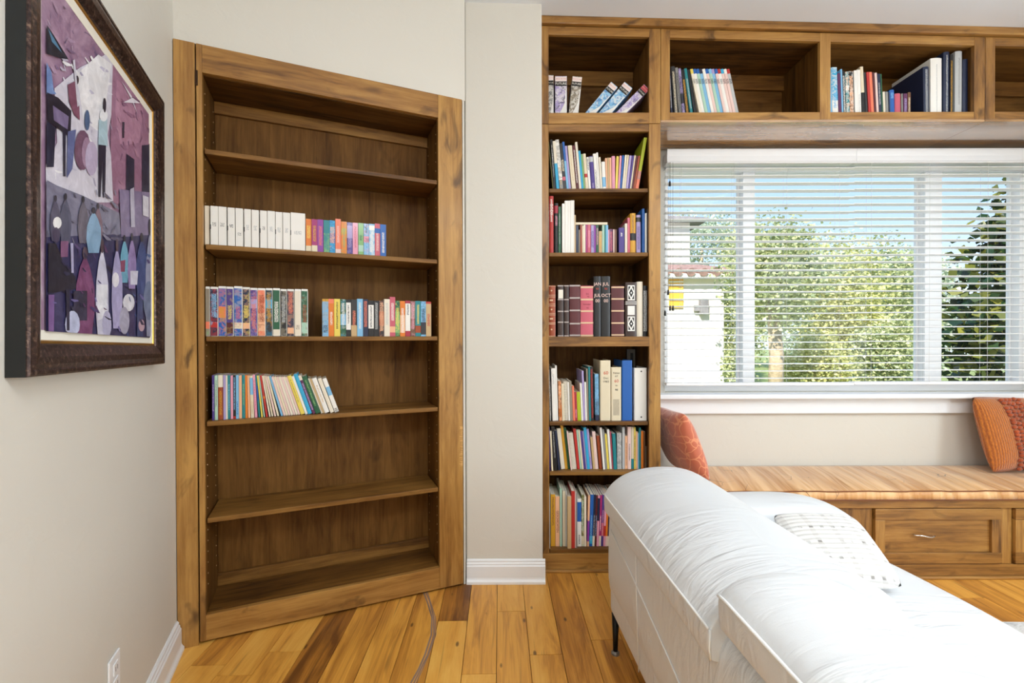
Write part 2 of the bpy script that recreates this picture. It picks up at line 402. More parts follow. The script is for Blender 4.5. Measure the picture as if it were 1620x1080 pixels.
# ------------------------------------------------------------------ angled bookcase (a hinged bookcase door)
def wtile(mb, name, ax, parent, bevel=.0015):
    return mb.build(name, ('shaded_ply_' if name in ('back_panel', 'side_panel', 'top_panel') else 'mid_' if name in ('shelf', 'deck', 'nail_strip') else 'wood_')+ax, parent, bevel=bevel)
bk = thing('bookcase', 'tall stained wooden bookcase set at an angle beside the framed painting', 'bookcase', A0, AL)
U0, U1, W1 = .098, 1.063, .25          # opening and inner back
D0 = .078                              # door edge (hinge gap)
# jamb post beside the hinge
post = MB().box(.002, .073, .0, .03, .0, HT)
o = post.build('trim_1', 'wood_z', bevel=.0015); o.matrix_world = am; struct(o)
DZ = .012
wtile(MB().box(D0, U0, 0, .022, DZ, HT), 'stile', 'z', bk)
wtile(MB().box(U1, AW-.006, 0, .022, DZ, HT), 'stile', 'z', bk)
wtile(MB().box(U0, U1, .0005, .022, 2.307, HT), 'rail', 'x', bk)
wtile(MB().box(U0, U1, .0005, .022, DZ, .116), 'rail', 'x', bk)
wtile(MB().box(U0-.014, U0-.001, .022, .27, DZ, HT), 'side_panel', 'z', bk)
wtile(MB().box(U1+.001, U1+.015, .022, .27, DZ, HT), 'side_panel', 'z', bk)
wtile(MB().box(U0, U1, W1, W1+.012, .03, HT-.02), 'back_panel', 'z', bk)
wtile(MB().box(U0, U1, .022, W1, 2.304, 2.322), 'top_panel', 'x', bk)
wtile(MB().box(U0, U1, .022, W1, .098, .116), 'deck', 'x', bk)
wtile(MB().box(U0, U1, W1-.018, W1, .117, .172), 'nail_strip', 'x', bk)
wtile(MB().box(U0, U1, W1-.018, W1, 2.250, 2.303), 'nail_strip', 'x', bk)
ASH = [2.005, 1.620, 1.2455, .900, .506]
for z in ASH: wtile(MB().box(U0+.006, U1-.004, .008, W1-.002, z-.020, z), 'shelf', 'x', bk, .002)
m = MB()
for k in range(46):
    z = .22+k*.045
    if min(abs(z-s+.01) for s in ASH) < .02: continue
    for w in (.05, .215):
        for (u, d) in ((U0-.0008, 1), (U1+.0008, -1)):
            m.tube([(u, w, z), (u+d*.0012, w, z)], .0028, 6)
o = m.build('shelf_pin_holes', plain('pin_hole', '#c9ad86', .6), bk); o['kind'] = 'stuff'
m = MB()
for a in ((2.25, 2.31),): m.box(D0-.0015, D0+.006, -.004, 0, a[0], a[1])
m.build('hinge_pivot', plain('dark_bronze', '#3a2412', .4, metal=.6), bk)
m = MB(); rc = random.Random(5)
for k in range(40):
    z = rc.uniform(.60, .80); L = rc.uniform(.006, .018); m.box(AW-.0062-L, AW-.0062, -.0006, .001, z, z+rc.uniform(.0008, .003))
o = m.build('scratches', plain('bare_scratched_wood', '#d9ab6c', .7), bk); o['kind'] = 'stuff'; o['label'] = 'pale scratches on the right stile'

# ------------------------------------------------------------------ tall bookcase and wall cabinets
def bookcase_frame(px): return onY(px, 300, YB).x
TX0, TX1 = .158, .7815; IX0, IX1 = .1945, .7215; YBK = YB+.33
tb = thing('bookcase', 'tall narrow built-in bookcase packed with books left of the window', 'bookcase', ((TX0+TX1)/2, YB, 0))
XO = (TX0+TX1)/2
def T(x0, x1, y0, y1, z0, z1): return MB().box(x0-XO, x1-XO, y0, y1, z0, z1)
ZT = 2.357
wtile(T(TX0, IX0, 0, .02, .098, ZT), 'stile', 'z', tb); wtile(T(IX1, TX1, 0, .02, .098, ZT), 'stile', 'z', tb)
wtile(T(IX0, IX1, .0005, .02, 2.3175, ZT), 'rail', 'x', tb)
wtile(T(IX0, IX1, .0005, .02, 1.191, 1.243), 'rail', 'x', tb)
wtile(T(TX0, TX1, .004, .02, .012, .097), 'plinth', 'x', tb)
wtile(T(TX0, TX1, -.012, .006, 0, .016), 'shoe_moulding', 'x', tb, .005)
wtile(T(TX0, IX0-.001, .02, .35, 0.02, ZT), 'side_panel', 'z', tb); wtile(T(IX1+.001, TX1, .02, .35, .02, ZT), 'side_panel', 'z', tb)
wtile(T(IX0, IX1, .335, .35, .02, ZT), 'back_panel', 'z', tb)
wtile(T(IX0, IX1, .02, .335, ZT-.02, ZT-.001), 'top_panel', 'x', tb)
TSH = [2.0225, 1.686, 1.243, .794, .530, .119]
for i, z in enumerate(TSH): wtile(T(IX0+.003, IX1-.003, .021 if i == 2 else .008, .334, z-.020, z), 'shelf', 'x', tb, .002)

def hbox(x0, x1, y0, y1, z0, top):
    """board whose top edge follows the ceiling line"""
    def zz(x): return ceil(x)-top
    return MB().hexa([(x0, y0, z0), (x1, y0, z0), (x1, y1, z0), (x0, y1, z0), (x0, y0, zz(x0)), (x1, y0, zz(x1)), (x1, y1, zz(x1)), (x0, y1, zz(x1) if False else zz(x0))])
def slope(x0, x1, y0, y1, t0, t1):
    def z(x, t): return ceil(x)-t
    return MB().hexa([(x0, y0, z(x0, t0)), (x1, y0, z(x1, t0)), (x1, y1, z(x1, t0)), (x0, y1, z(x0, t0)), (x0, y0, z(x0, t1)), (x1, y0, z(x1, t1)), (x1, y1, z(x1, t1)), (x0, y1, z(x0, t1))])
def cabinet(label, x0, x1, bays, name='wall_cabinet', zb=2.377, zr=2.4165, soffit=False):
    c = thing(name, label, 'cabinet', (0, YB, 0)); top = .004; tr = .088
    edges = [x0]+[v for b in bays for v in b]+[x1]
    for i in range(0, len(edges), 2):
        wtile(hbox(edges[i], edges[i+1], 0, .02, zb, .044), 'stile', 'z', c)
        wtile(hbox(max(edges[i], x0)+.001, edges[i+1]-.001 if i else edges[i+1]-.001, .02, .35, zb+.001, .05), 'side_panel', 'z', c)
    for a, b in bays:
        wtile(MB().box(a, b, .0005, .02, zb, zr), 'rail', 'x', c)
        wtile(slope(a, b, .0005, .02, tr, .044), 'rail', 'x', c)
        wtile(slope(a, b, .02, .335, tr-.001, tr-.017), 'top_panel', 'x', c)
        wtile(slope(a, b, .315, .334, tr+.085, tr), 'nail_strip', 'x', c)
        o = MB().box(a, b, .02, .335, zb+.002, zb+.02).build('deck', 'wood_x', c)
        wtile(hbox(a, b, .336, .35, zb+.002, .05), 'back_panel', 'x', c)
    if soffit: MB().box(x0, x1, .001, .35, zb-.012, zb-.0005).build('soffit_panel', 'soffit', c)
    return c
cabinet('open wooden cabinet with slanted boxes on top of the tall bookcase', TX0, TX1, [(.1955, .722)], zb=2.3595)
cabinet('two-bay open wooden cabinet over the window with magazines and art books', .7835, 2.4815, [(.831, 1.617), (1.673, 2.4255)], soffit=True)
cabinet('empty open wooden cabinet at the right end over the window', 2.4835, 3.40, [(2.535, 3.35)], soffit=True)
o = slope(TX0-.004, 3.55, YB-.018, YB+.03, .040, .001).build('trim_2', 'wood_x', bevel=.002); struct(o)

# ------------------------------------------------------------------ window, blinds
wn = sempty('window_1')
YG = 2.83
def fm(x0, x1, z0, z1, y0=2.80, y1=2.87, name='window_frame'): return MB().box(x0, x1, y0, y1, z0, z1).build(name, 'vinyl', wn, bevel=.003)
MX = [(onY(1174, 420, 2.81).x, onY(1193, 420, 2.81).x), (onY(1461, 420, 2.81).x, onY(1488, 420, 2.81).x)]
fm(WX0, 3.20, WZ0, WZ0+.05); fm(WX0, 3.20, WZ1-.05, WZ1); fm(WX0, WX0+.03, WZ0+.05, WZ1-.05); fm(3.12, 3.20, WZ0+.05, WZ1-.05)
for a, b in MX:
    fm(a, b, WZ0+.05, WZ1-.05, name='mullion')
for a, b in ((WX0+.03, MX[0][0]), (MX[0][1], MX[1][0]), (MX[1][1], 3.12)):
    for q in (a, b-.012): fm(q, q+.012, WZ0+.05, WZ1-.05, 2.845, 2.868, 'sash')
    MB().box(a, b, 2.852, 2.856, WZ0+.05, WZ1-.05).build('pane', 'glass', wn)
# stool and apron
o = MB().box(TX1+.003, 3.5, 2.675, YW-.001, .873, .902).build('trim_3', 'white', bevel=.006); struct(o)
o = MB().box(TX1+.003, 3.5, 2.738, YW-.001, .778, .872).build('trim_4', 'white', bevel=.002); struct(o)

YS = 2.715
def blind(label, xa, xb, shift, n=30, pitch=.0428, ztop=2.256):
    b = thing('venetian_blind', label, 'blind', ((xa+xb)/2, YS, 0), group='white window blinds'); hw = (xb-xa)/2-.0003
    MB().box(-hw, hw, -.028, .03, 2.262, 2.325).build('headrail', 'white', b, bevel=.003)
    p = [(-.040, 2.258), (-.033, 2.262), (-.033, 2.30), (-.036, 2.335), (-.044, 2.34), (-.044, 2.33), (-.039, 2.30), (-.040, 2.272), (-.044, 2.262)]
    MB().prism(p, 'x', -hw, hw).build('valance', 'white', b)
    zs = []
    for k in range(n):
        z = ztop-.02-k*pitch+shift; zs.append(z)
        r = []
        for j in range(5):
            t = j/4*2-1; r.append((t*.025, .0022*(1-t*t)))
        out = r+[(y, h-.0030) for y, h in reversed(r)]
        if k == 0: sl = MB().prism(out, 'x', -hw, hw).build('slat', 'slat', b); me = sl.data; sl.location.z = z
        else:
            sl = bpy.data.objects.new('slat', me); COL.objects.link(sl); sl.parent = b; sl.location = (0, 0, z)
        sl.rotation_euler = (R(-2.), 0, 0)
    zl = zs[-1]-pitch*.72
    MB().box(-hw, hw, -.026, .026, zl-.012, zl+.004).build('bottom_rail', 'slat', b, bevel=.004)
    m = 4; xs = [-hw*.84+i*(2*hw*.84)/(m-1) for i in range(m)]
    for x in xs:
        q = MB(); q.tube([(x, -.0265, zl), (x, -.0265, 2.262)], .0007, 5); q.tube([(x+.010, .0265, zl), (x+.010, .0265, 2.262)], .0007, 5)
        q.build('ladder_cord', 'cord', b)
    return b, zl
B1, zl1 = blind('left white slat blind of two, with black-tasselled pull cords', .912, 2.0225, 0.)
B2, zl2 = blind('right white slat blind of two, hanging in front of the dark magnolia', 2.0232, 3.25, .004)
# pull cords with tassels on the left blind
for (px, z1, z2) in ((1059.5, None, 288), (1057, None, 460), (1060, None, 485), (1064.5, None, 485), (1052, None, 493)):
    x = onY(px, z2, 2.67).x-B1.location.x; zz = onY(px, z2, 2.67).z
    q = MB(); q.tube([(x, -.047, zz), (x, -.047, 2.262)], .0008, 5); c = q.build('pull_cord', plain('dark_cord', '#6d6a63', .8), B1)
    MB().tube([(x, -.047, zz-.024), (x, -.047, zz-.016), (x, -.047, zz), (x, -.047, zz+.007)], [.0068, .0068, .005, .0025], 8).build('tassel', 'black', c)

# ------------------------------------------------------------------ window bench
BY = 2.318
wb_ = thing('window_seat', 'stained wooden window bench with drawers under the window', 'bench', (TX1, BY, 0)); X1B = 3.55-TX1
def Bn(x0, x1, y0, y1, z0, z1): return MB().box(x0-TX1, x1-TX1, y0, y1, z0, z1)
ZB = .408
wtile(Bn(TX1+.002, 3.55, -.012, YW-BY-.002, ZB-.042, ZB), 'seat_board', 'x', wb_, .003)
wtile(Bn(TX1+.002, 3.55, .02, .035, .02, ZB-.042), 'face_panel', 'x', wb_)
wtile(Bn(TX1+.002, 3.55, .0, .018, .016, .075), 'plinth', 'x', wb_)
wtile(Bn(TX1+.002, 3.55, -.012, .010, 0, .016), 'shoe_moulding', 'x', wb_, .005)
DR = [(.79, 1.50), (onY(1382, 850, BY).x, onY(1582, 850, BY).x), (onY(1603, 850, BY).x, 3.42)]
zt, zb_ = .363, .083
for i, (a, b) in enumerate(DR):
    d = wtile(Bn(a+.05, b-.052, .001, .014, zb_+.055, zt-.055), 'drawer', 'x', wb_)
    for x0, x1, z0, z1, ax in ((a, b, zt-.056, zt, 'x'), (a, b, zb_, zb_+.055, 'x'), (a, a+.05, zb_+.056, zt-.057, 'z'), (b-.053, b, zb_+.056, zt-.057, 'z')):
        wtile(Bn(x0, x1, -.012, .015, z0, z1), 'drawer_rail' if ax == 'x' else 'drawer_stile', ax, d)
    xc = (a+b)/2-TX1
    if i == 1: xc = onY(1459, 847, BY).x-TX1
    zc = .2265; pts = []
    for k in range(13):
        t = k/12*2-1; pts.append((xc+t*.056, -.022+.012*abs(t)**4, zc+.005*math.sin(-t*math.pi*.9)))
    h = MB().tube(pts, [.0028+.0022*(1-abs(k/6-1)) for k in range(13)], 8).build('handle', 'chrome', d, smooth=True); h['label'] = 'wavy nickel drawer handle'
    MB().tube([(xc-.045, -.014, zc+.003), (xc-.045, .002, zc+.003)], .003, 6).build('handle_post', 'chrome', d); MB().tube([(xc+.045, -.014, zc-.003), (xc+.045, .002, zc-.003)], .003, 6).build('handle_post', 'chrome', d)
for a, b in ((DR[0][1]+.004, DR[1][0]-.004), (DR[1][1]+.004, DR[2][0]-.004)):
    wtile(Bn(a, b, .004, .019, .076, ZB-.043), 'stile', 'z', wb_)

def seat_fabric():
    k = NT('orange_swirl_fabric'); tc = k.n('TexCoord').outputs['Object']
    w = k.noise(k.mapping(k.mapping(tc, rot=(0, 0, R(14))), (17, 1.3, 1)), 1., 2, .5, .35)
    v = k.n('TexVoronoi', {'Vector': k.vadd(tc, k.vscale(k.noise(tc, 3.3, 2, col=True), .5)), 'Scale': 5.2}, feature='DISTANCE_TO_EDGE')
    line = k.ramp(v.outputs['Distance'], [(.004, 1.), (.009, 0.)]); gap = k.ramp(k.noise(tc, 4.1, 1), [(.50, 0.), (.54, 1.)])
    base = k.mix(k.ramp(w, [(.35, 0.), (.65, 1.)]), lin('#c58b4c'), lin('#ecbd84'))
    c = k.mix(k.math('MULTIPLY', k.math('MULTIPLY', line, gap), .8), base, lin('#5a3216'))
    k.bsdf(c, .42, k.bump(w, .9, .03), sheen=.3); return k.m
M['seat_fabric'] = seat_fabric()
cz0, cz1 = ZB+.001, .462
bc = thing('bench_cushion', 'long flat orange bench cushion with brown swirls on the window bench', 'cushion', (TX1, BY, cz0))
rg = []; LB = 3.45-TX1
for i in range(61):
    x = .004+i*(LB-.004)/60; wv = .0022*math.sin(i*.9)+.0016*math.sin(i*2.3); h = cz1-cz0
    rg.append([(x, -.028, .004), (x, -.031+wv*.3, h*.5), (x, -.027, h-.006+wv*.6), (x, -.012, h+wv), (x, .20, h+.004+wv*.5), (x, .40, h), (x, YW-BY-.015, h-.004), (x, YW-BY-.012, .004), (x, .2, .001)])
MB().loft(rg).build('cushion_body', 'seat_fabric', bc, smooth=True)
MB().tube([(r[2][0], r[2][1]-.001, r[2][2]+.003) for r in rg], .0028, 6).build('piping', plain('brown_piping', '#7a431f', .6), bc, smooth=True)
MB().tube([(r[0][0], r[0][1]-.001, .006) for r in rg], .0026, 6).build('piping', M['brown_piping'] if 'brown_piping' in M else plain('brown_piping', '#7a431f', .6), bc, smooth=True)

def pillow_mesh(w, h, t, n=22, pinch=.10, mb=None, rnd=.06):
    """soft square pillow in local xz, thickness along y, bottom at z=0"""
    mb = mb or MB(); b = len(mb.v)
    def pt(i, j, s):
        u = i/n*2-1; v = j/n*2-1
        k = 1-pinch*(1-abs(v)**2.0)*abs(u)**3; q = 1-pinch*(1-abs(u)**2.0)*abs(v)**3
        th = max(0, (1-abs(u)**2.6))**.55*max(0, (1-abs(v)**2.6))**.55
        k *= 1-rnd*abs(v)**5; q *= 1-rnd*abs(u)**5
        return (u*w/2*k, s*t/2*th, h/2+v*h/2*q)
    idx = {}
    for s in (-1, 1):
        for i in range(n+1):
            for j in range(n+1):
                edge = i in (0, n) or j in (0, n)
                if edge and s == 1: idx[(i, j, 1)] = idx[(i, j, -1)]; continue
                idx[(i, j, s)] = len(mb.v); mb.v.append(pt(i, j, s))
        for i in range(n):
            for j in range(n):
                mb.f.append((idx[(i, j, s)], idx[(i+1, j, s)], idx[(i+1, j+1, s)], idx[(i, j+1, s)])); mb.mi.append(mb.cur)
    return mb
def rot_from(loc, rz, rx, ry=0.): return Matrix.Translation(loc) @ Matrix.Rotation(rz, 4, 'Z') @ Matrix.Rotation(rx, 4, 'X') @ Matrix.Rotation(ry, 4, 'Y')

def coral_fabric():
    k = NT('coral_print_fabric'); tc = k.n('TexCoord').outputs['Object']
    v = k.n('TexVoronoi', {'Vector': k.vadd(tc, k.vscale(k.noise(tc, 9, 2, col=True), .10)), 'Scale': 17.}, feature='DISTANCE_TO_EDGE')
    line = k.ramp(v.outputs['Distance'], [(.03, 1.), (.055, 0.)])
    c = k.mix(k.math('MULTIPLY', line, .75), lin('#cf6a48'), lin('#f0a070'))
    k.bsdf(c, .6, k.bump(k.noise(tc, 14, 2), .3, .02), sheen=.8); return k.m
M['coral'] = coral_fabric()
cp = thing('throw_pillow', 'coral pillow with pale outline pattern leaning against the tall bookcase', 'pillow')
cp.matrix_world = rot_from((1.00, 2.545, cz1+.010), R(-80), R(22))
pillow_mesh(.40, .41, .14).build('pillow_body', 'coral', cp, smooth=True)

def knit():
    k = NT('rust_knit'); tc = k.n('TexCoord').outputs['Object']
    w = k.n('TexWave', {'Vector': tc, 'Scale': 26., 'Distortion': 1.2, 'Detail': 2., 'Detail Scale': 3.}, bands_direction='X').outputs['Fac']
    st = k.ramp(k.noise(k.mapping(tc, (190, 1, 70)), 1., 1), [(.45, 0.), (.6, 1.)])
    c = k.mix(w, lin('#a3551a'), lin('#d07a26')); c = k.mix(k.math('MULTIPLY', st, .3), c, lin('#7d3a12'))
    k.bsdf(c, .85, k.bump(k.math('ADD', w, st), .5, .004), sheen=.4); return k.m
M['knit'] = knit(); M['bobble'] = plain('rust_yarn', '#a84a1c', .9, bump=(260, .6, .002), sheen=.4, var=.3)
kp = thing('throw_pillow', 'rust knitted pillow with yarn bobbles at the right end of the bench', 'pillow')
kp.matrix_world = rot_from((2.905, 2.58, cz1+.006), R(10), R(-14))
pillow_mesh(.46, .44, .13, pinch=.06).build('pillow_body', 'knit', kp, smooth=True)
m = MB(); rb = random.Random(4)
for c in range(5):
    for r_ in range(18):
        x = -.075+c*.030+rb.uniform(-.005, .005); z = .025+r_*.0225+rb.uniform(-.004, .004)
        u = x/.23; v = z/.22-1; th = max(0, 1-abs(u)**2.6)**.55*max(0, 1-abs(v)**2.6)**.55
        m.ball((x, -.065*th-.006, z), .0135, 8, 5, (1.15, .9, .8))
o = m.build('bobbles', 'bobble', kp, smooth=True); o['kind'] = 'stuff'

# ------------------------------------------------------------------ sofa
sf = thing('sofa', 'white leather loveseat with padded headrests seen from behind', 'sofa', (.378, 1.85, 0), R(3.6))
def loft_y(profile, stations, name, sub=2, mat='leather', parent=None):
    """closed x-z profile swept along y; each station: (y, scale, dz, pivot)"""
    cx = sum(p[0] for p in profile)/len(profile); cz = sum(p[1] for p in profile)/len(profile)
    rings = [[(cx+(x-cx)*s, y, cz+(z-cz)*s+dz) for x, z in profile] for y, s, dz in stations]
    return MB().loft(rings).build(name, mat, parent or sf, smooth=True, subsurf=sub)
def densify(p, k=2):
    out = []
    for i in range(len(p)):
        a, b = p[i], p[(i+1) % len(p)]
        for j in range(k): out.append((a[0]+(b[0]-a[0])*j/k, a[1]+(b[1]-a[1])*j/k))
    return out
LEN = 1.78
# base and back shell
MB().box(.012, .97, -LEN, -.012, .13, .36).build('base', 'leather', sf, smooth=False, bevel=.03, seg=4)
bp = [(.010, .14), (.006, .30), (.010, .50), (.018, .575), (.05, .60), (.16, .60), (.22, .56), (.26, .45), (.27, .30), (.27, .14)]
loft_y(densify(bp, 1), [(-.004, .93, 0), (-.008, .985, 0), (-.03, 1, 0), (-.06, 1, 0), (-.9, 1, 0), (-LEN+.06, 1, 0), (-LEN+.03, 1, 0), (-LEN, .95, 0)], 'back_shell', 2)
# far headrest, lying back
hp = [(.000, .528), (-.006, .534), (-.008, .565), (-.0085, .596), (-.006, .603), (.000, .611), (.018, .640), (.065, .678), (.135, .703), (.24, .714), (.34, .702), (.43, .655), (.475, .57), (.47, .47), (.42, .43), (.28, .48), (.16, .515), (.06, .522)]
st = [(.004, .90, 0), (.003, .975, 0), (-.006, .993, 0), (-.02, .998, 0), (-.05, 1, 0), (-.25, 1, .003), (-.45, 1, -.002), (-.65, 1, .002), (-.80, 1, 0), (-.852, 1, 0), (-.862, .995, 0), (-.868, .98, 0), (-.869, .9, 0)]
loft_y(hp, st, 'headrest', 2)
MB().tube([(-.0065, y, .602) for y in (-.006, -.03, -.2, -.4, -.6, -.8, -.855, -.865)], .0032, 6).build('piping', 'piping', sf, smooth=True)
MB().tube([(-.0045, -.868, .601), (-.006, -.869, .56), (-.003, -.868, .535)], .0028, 6).build('piping', 'piping', sf, smooth=True)
# near headrest, raised
np_ = [(.000, .630), (-.008, .636), (-.012, .66), (-.0135, .701), (-.012, .709), (-.006, .717), (.010, .735), (.05, .752), (.12, .759), (.20, .753), (.28, .722), (.36, .655), (.41, .56), (.41, .47), (.36, .43), (.25, .50), (.15, .58), (.06, .62)]
st = [(-.893, .86, -.022), (-.896, .93, -.016), (-.910, .965, -.008), (-.95, .985, -.003), (-1.05, 1, 0), (-1.2, 1, .004), (-1.4, 1, 0), (-1.6, 1, .002), (-1.70, .99, 0), (-1.74, .95, -.006), (-1.755, .86, -.01)]
o = loft_y(np_, st, 'headrest', 2)
MB().tube([(-.003, -.900, .694), (-.0075, -.915, .701), (-.0105, -.95, .706), (-.0125, -1.05, .708), (-.0125, -1.3, .709), (-.0125, -1.5, .708), (-.0125, -1.7, .706)], .0035, 6).build('piping', 'piping', sf, smooth=True)
# seat cushion, two pads
for a, b in ((-.255, -.885), (-.89, -1.53)):
    q = [(.30, .34), (.30, .43), (.45, .445), (.70, .452), (.90, .445), (.985, .425), (1.005, .37), (.995, .32), (.9, .30), (.5, .30)]
    loft_y(q, [(a, .90, 0), (a-.012, .975, 0), (a-.04, 1, 0), (a-.2, 1, .006), ((a+b)/2, 1, .010), (b+.2, 1, .006), (b+.04, 1, 0), (b+.012, .975, 0), (b, .9, 0)], 'seat_cushion', 2)
# arms
ap = [(.26, .20), (.26, .45), (.27, .58), (.36, .612), (.55, .616), (.74, .612), (.86, .585), (.94, .53), (.985, .45), (1.0, .36), (.995, .22), (.95, .15), (.6, .14), (.32, .14)]
for a, b in ((-.004, -.235), (-1.545, -LEN)):
    loft_y(ap, [(a, .84, -.005), (a-.012, .94, 0), (a-.04, .99, 0), (a-.085, 1, .004), ((a+b)/2, 1, .006), (b+.085, 1, .004), (b+.04, .99, 0), (b+.012, .94, 0), (b, .84, -.005)], 'arm', 2)
# stitched seams on the back
MB().tube([(.0085, -.05, .475), (.0075, -.3, .43), (.006, -.6, .37), (.005, -.9, .30), (.006, -1.2, .25), (.008, -1.7, .2)], .0022, 6).build('seam', 'piping', sf, smooth=True)
MB().tube([(.008, -.35, .55), (.006, -.36, .40), (.007, -.38, .15)], .0018, 6).build('seam', 'piping', sf, smooth=True)
for (x, y, dx, dy) in ((.03, -.045, -.012, -.035), (.90, -.06, .02, .02), (.05, -1.70, -.01, -.02), (.9, -1.7, .02, -.02)):
    l = MB().tube([(x, y, .14), (x+dx*.6, y+dy*.6, .07), (x+dx, y+dy, .012)], [.016, .0115, .009], 10).build('leg', 'blackmetal', sf, smooth=True)
    MB().tube([(x+dx, y+dy, 0.0), (x+dx, y+dy, .008), (x+dx, y+dy, .013)], [.016, .016, .010], 12).build('foot_pad', plain('grey_pad', '#8a8782', .4, metal=.7), l)

def plaid():
    k = NT('white_tick_plush'); tc = k.n('TexCoord').outputs['Object']; s = k.sep(k.vadd(tc, k.vscale(k.noise(tc, 12, 2, col=True), .008)))
    def bandm(v, per, w, ph=0.):
        return k.math('LESS_THAN', k.math('ABSOLUTE', k.math('SUBTRACT', k.math('FRACT', k.math('ADD', k.math('DIVIDE', v, per), ph)), .5)), w)
    h = bandm(s[2], .055, .075); v = bandm(s[0], .034, .17); v2 = bandm(s[0], .068, .12, .25)
    fine = k.math('FRACT', k.math('DIVIDE', s[2], .0165)); ridge = k.math('SINE', k.math('MULTIPLY', fine, math.pi))
    dot = k.math('MULTIPLY', h, v); nz = k.noise(tc, 30, 2)
    c = k.mix(k.math('MULTIPLY', v2, .22), lin('#dedcd8'), lin('#a29995'))
    c = k.mix(k.math('MULTIPLY', k.math('MULTIPLY', dot, k.ramp(nz, [(.4, 0.), (.6, 1.)])), .75), c, lin('#5e574f'))
    c = k.mix(k.math('MULTIPLY', k.math('SUBTRACT', 1., ridge), .28), c, lin('#b3aca4'))
    k.bsdf(c, .9, k.bump(ridge, .6, .006), sheen=.5); return k.m
M['plaid'] = plaid()
tp = thing('throw_pillow', 'white ribbed pillow with grey tick marks on the sofa seat', 'pillow')
tp.matrix_world = rot_from((1.035, 1.355, .482), R(-3), R(-60), R(0))
pillow_mesh(.295, .275, .085, pinch=.03, rnd=.11).build('pillow_body', 'plaid', tp, smooth=True)

def rugm():
    k = NT('grey_rug_pile'); tc = k.n('TexCoord').outputs['Object']; n = k.noise(tc, 160, 2); n2 = k.noise(tc, 9, 3)
    k.bsdf(k.mix(k.ramp(n2, [(.4, 0.), (.6, 1.)]), lin('#a9abb0'), lin('#d6d5d2')), .95, k.bump(n, .8, .006)); return k.m
rg_ = thing('rug', 'light grey woven rug on the planks right of the sofa', 'rug', (2.08, 1.95, 0), R(-1))
MB().box(0, 1.3, -2.4, 0, .0012, .010).build('pile', rugm(), rg_, bevel=.003)
m = MB()
for a, b in (((0, -.001), (1.3, -.001)), ((.001, -2.4), (.001, 0))): m.tube([(a[0], a[1], .006), (b[0], b[1], .006)], .005, 6)
m.build('binding', plain('rug_binding', '#cfcdc8', .9), rg_)

# ------------------------------------------------------------------ framed painting on the left wall
T0, T1, FZ0, FZ1 = .247, 1.058, 1.150, 2.060
FW, FH = T1-T0, FZ1-FZ0
pf = thing('framed_painting', 'large bronze-framed purple painting of street musicians on the left wall', 'painting')
FM = lm @ Matrix.Translation((-(T0+T1)/2, 0, (FZ0+FZ1)/2+.008)) @ Matrix.Rotation(R(1.1), 4, 'Y')
pf.matrix_world = FM
def bronze():
    k = NT('burnished_bronze'); tc = k.n('TexCoord').outputs['Object']
    n = k.noise(tc, 90, 4, .7, .5); c = k.ramp(n, [(.35, lin('#1d1413')), (.55, lin('#4b3833')), (.72, lin('#8d7463'))])
    k.bsdf(c, .34, k.bump(n, .2, .002), metal=.55); return k.m
M['bronze'] = bronze(); M['gold'] = plain('gilt_edge', '#b98a3e', .3, metal=.8, var=.2); M['liner'] = plain('cream_liner', '#e9e4d6', .8); M['frame_side'] = plain('dark_frame_side', '#0d100f', .75)
def mould(name, prof, mat, parent, hw, hh):
    """mitred frame: prof = (inset from the outer edge, height off the wall)"""
    objs = []
    for side in range(4):
        m = MB(); n = len(prof); c = ((-hw, -hh), (hw, -hh), (hw, hh), (-hw, hh))
        sg = ((1, 1), (-1, 1), (-1, -1), (1, -1)); a, b = side, (side+1) % 4
        ra = [(c[a][0]+sg[a][0]*i, -d, c[a][1]+sg[a][1]*i) for i, d in prof]; rb_ = [(c[b][0]+sg[b][0]*i, -d, c[b][1]+sg[b][1]*i) for i, d in prof]
        m.loft([ra, rb_]); objs.append(m.build(name, mat, parent))
    return objs
hw, hh = FW/2, FH/2
mould('frame_moulding', [(.0005, .028), (.0005, .031), (.004, .034), (.010, .034), (.013, .0325), (.022, .0345), (.036, .033), (.050, .0285), (.060, .024), (.063, .020), (.063, .010), (.02, .010)], 'bronze', pf, hw, hh)
mould('frame_side', [(0, .001), (0, .029), (.02, .029), (.02, .001)], 'frame_side', pf, hw, hh)
mould('gilt_fillet', [(.063, .010), (.063, .0195), (.068, .0195), (.070, .016), (.070, .010)], 'gold', pf, hw, hh)
mould('liner', [(.070, .009), (.070, .0165), (.084, .0125), (.090, .012), (.090, .009)], 'liner', pf, hw, hh)
def paint(name, cols, sc=6., amt=1.):
    k = NT(name); tc = k.n('TexCoord').outputs['Object']; n = k.noise(tc, sc, 5, .65, 1.6)
    k.bsdf(k.ramp(n, [(.25+.5*i/(len(cols)-1), lin(c)) for i, c in enumerate(cols)]), .45, k.bump(k.noise(k.mapping(tc, (60, 60, 20)), 1., 4), .15, .002)); return k.m
CANVAS = paint('mauve_brushwork', ['#5d4a70', '#8a6a86', '#a98aa2', '#c7b6c6'], 7)
cv = MB().box(-hw+.086, hw-.086, -.0112, -.009, -hh+.086, hh-.086).build('canvas', CANVAS, pf)
FMI = FM.inverted()
PC = {}
def pcol(c):
    if c not in PC: PC[c] = paint('paint_'+c.lstrip('#'), [tuple(max(0, int(c[i:i+2], 16)-22) for i in (1, 3, 5)), tuple(int(c[i:i+2], 16) for i in (1, 3, 5)), tuple(min(255, int(c[i:i+2], 16)+26) for i in (1, 3, 5))], 14)
    return PC[c]
def z6(x, y): return (x*.2963, y*.2963)
def z7(x, y): return (x*.31496, 280+y*.31496)
layer = [0]; PB = MB(); PMATS = []
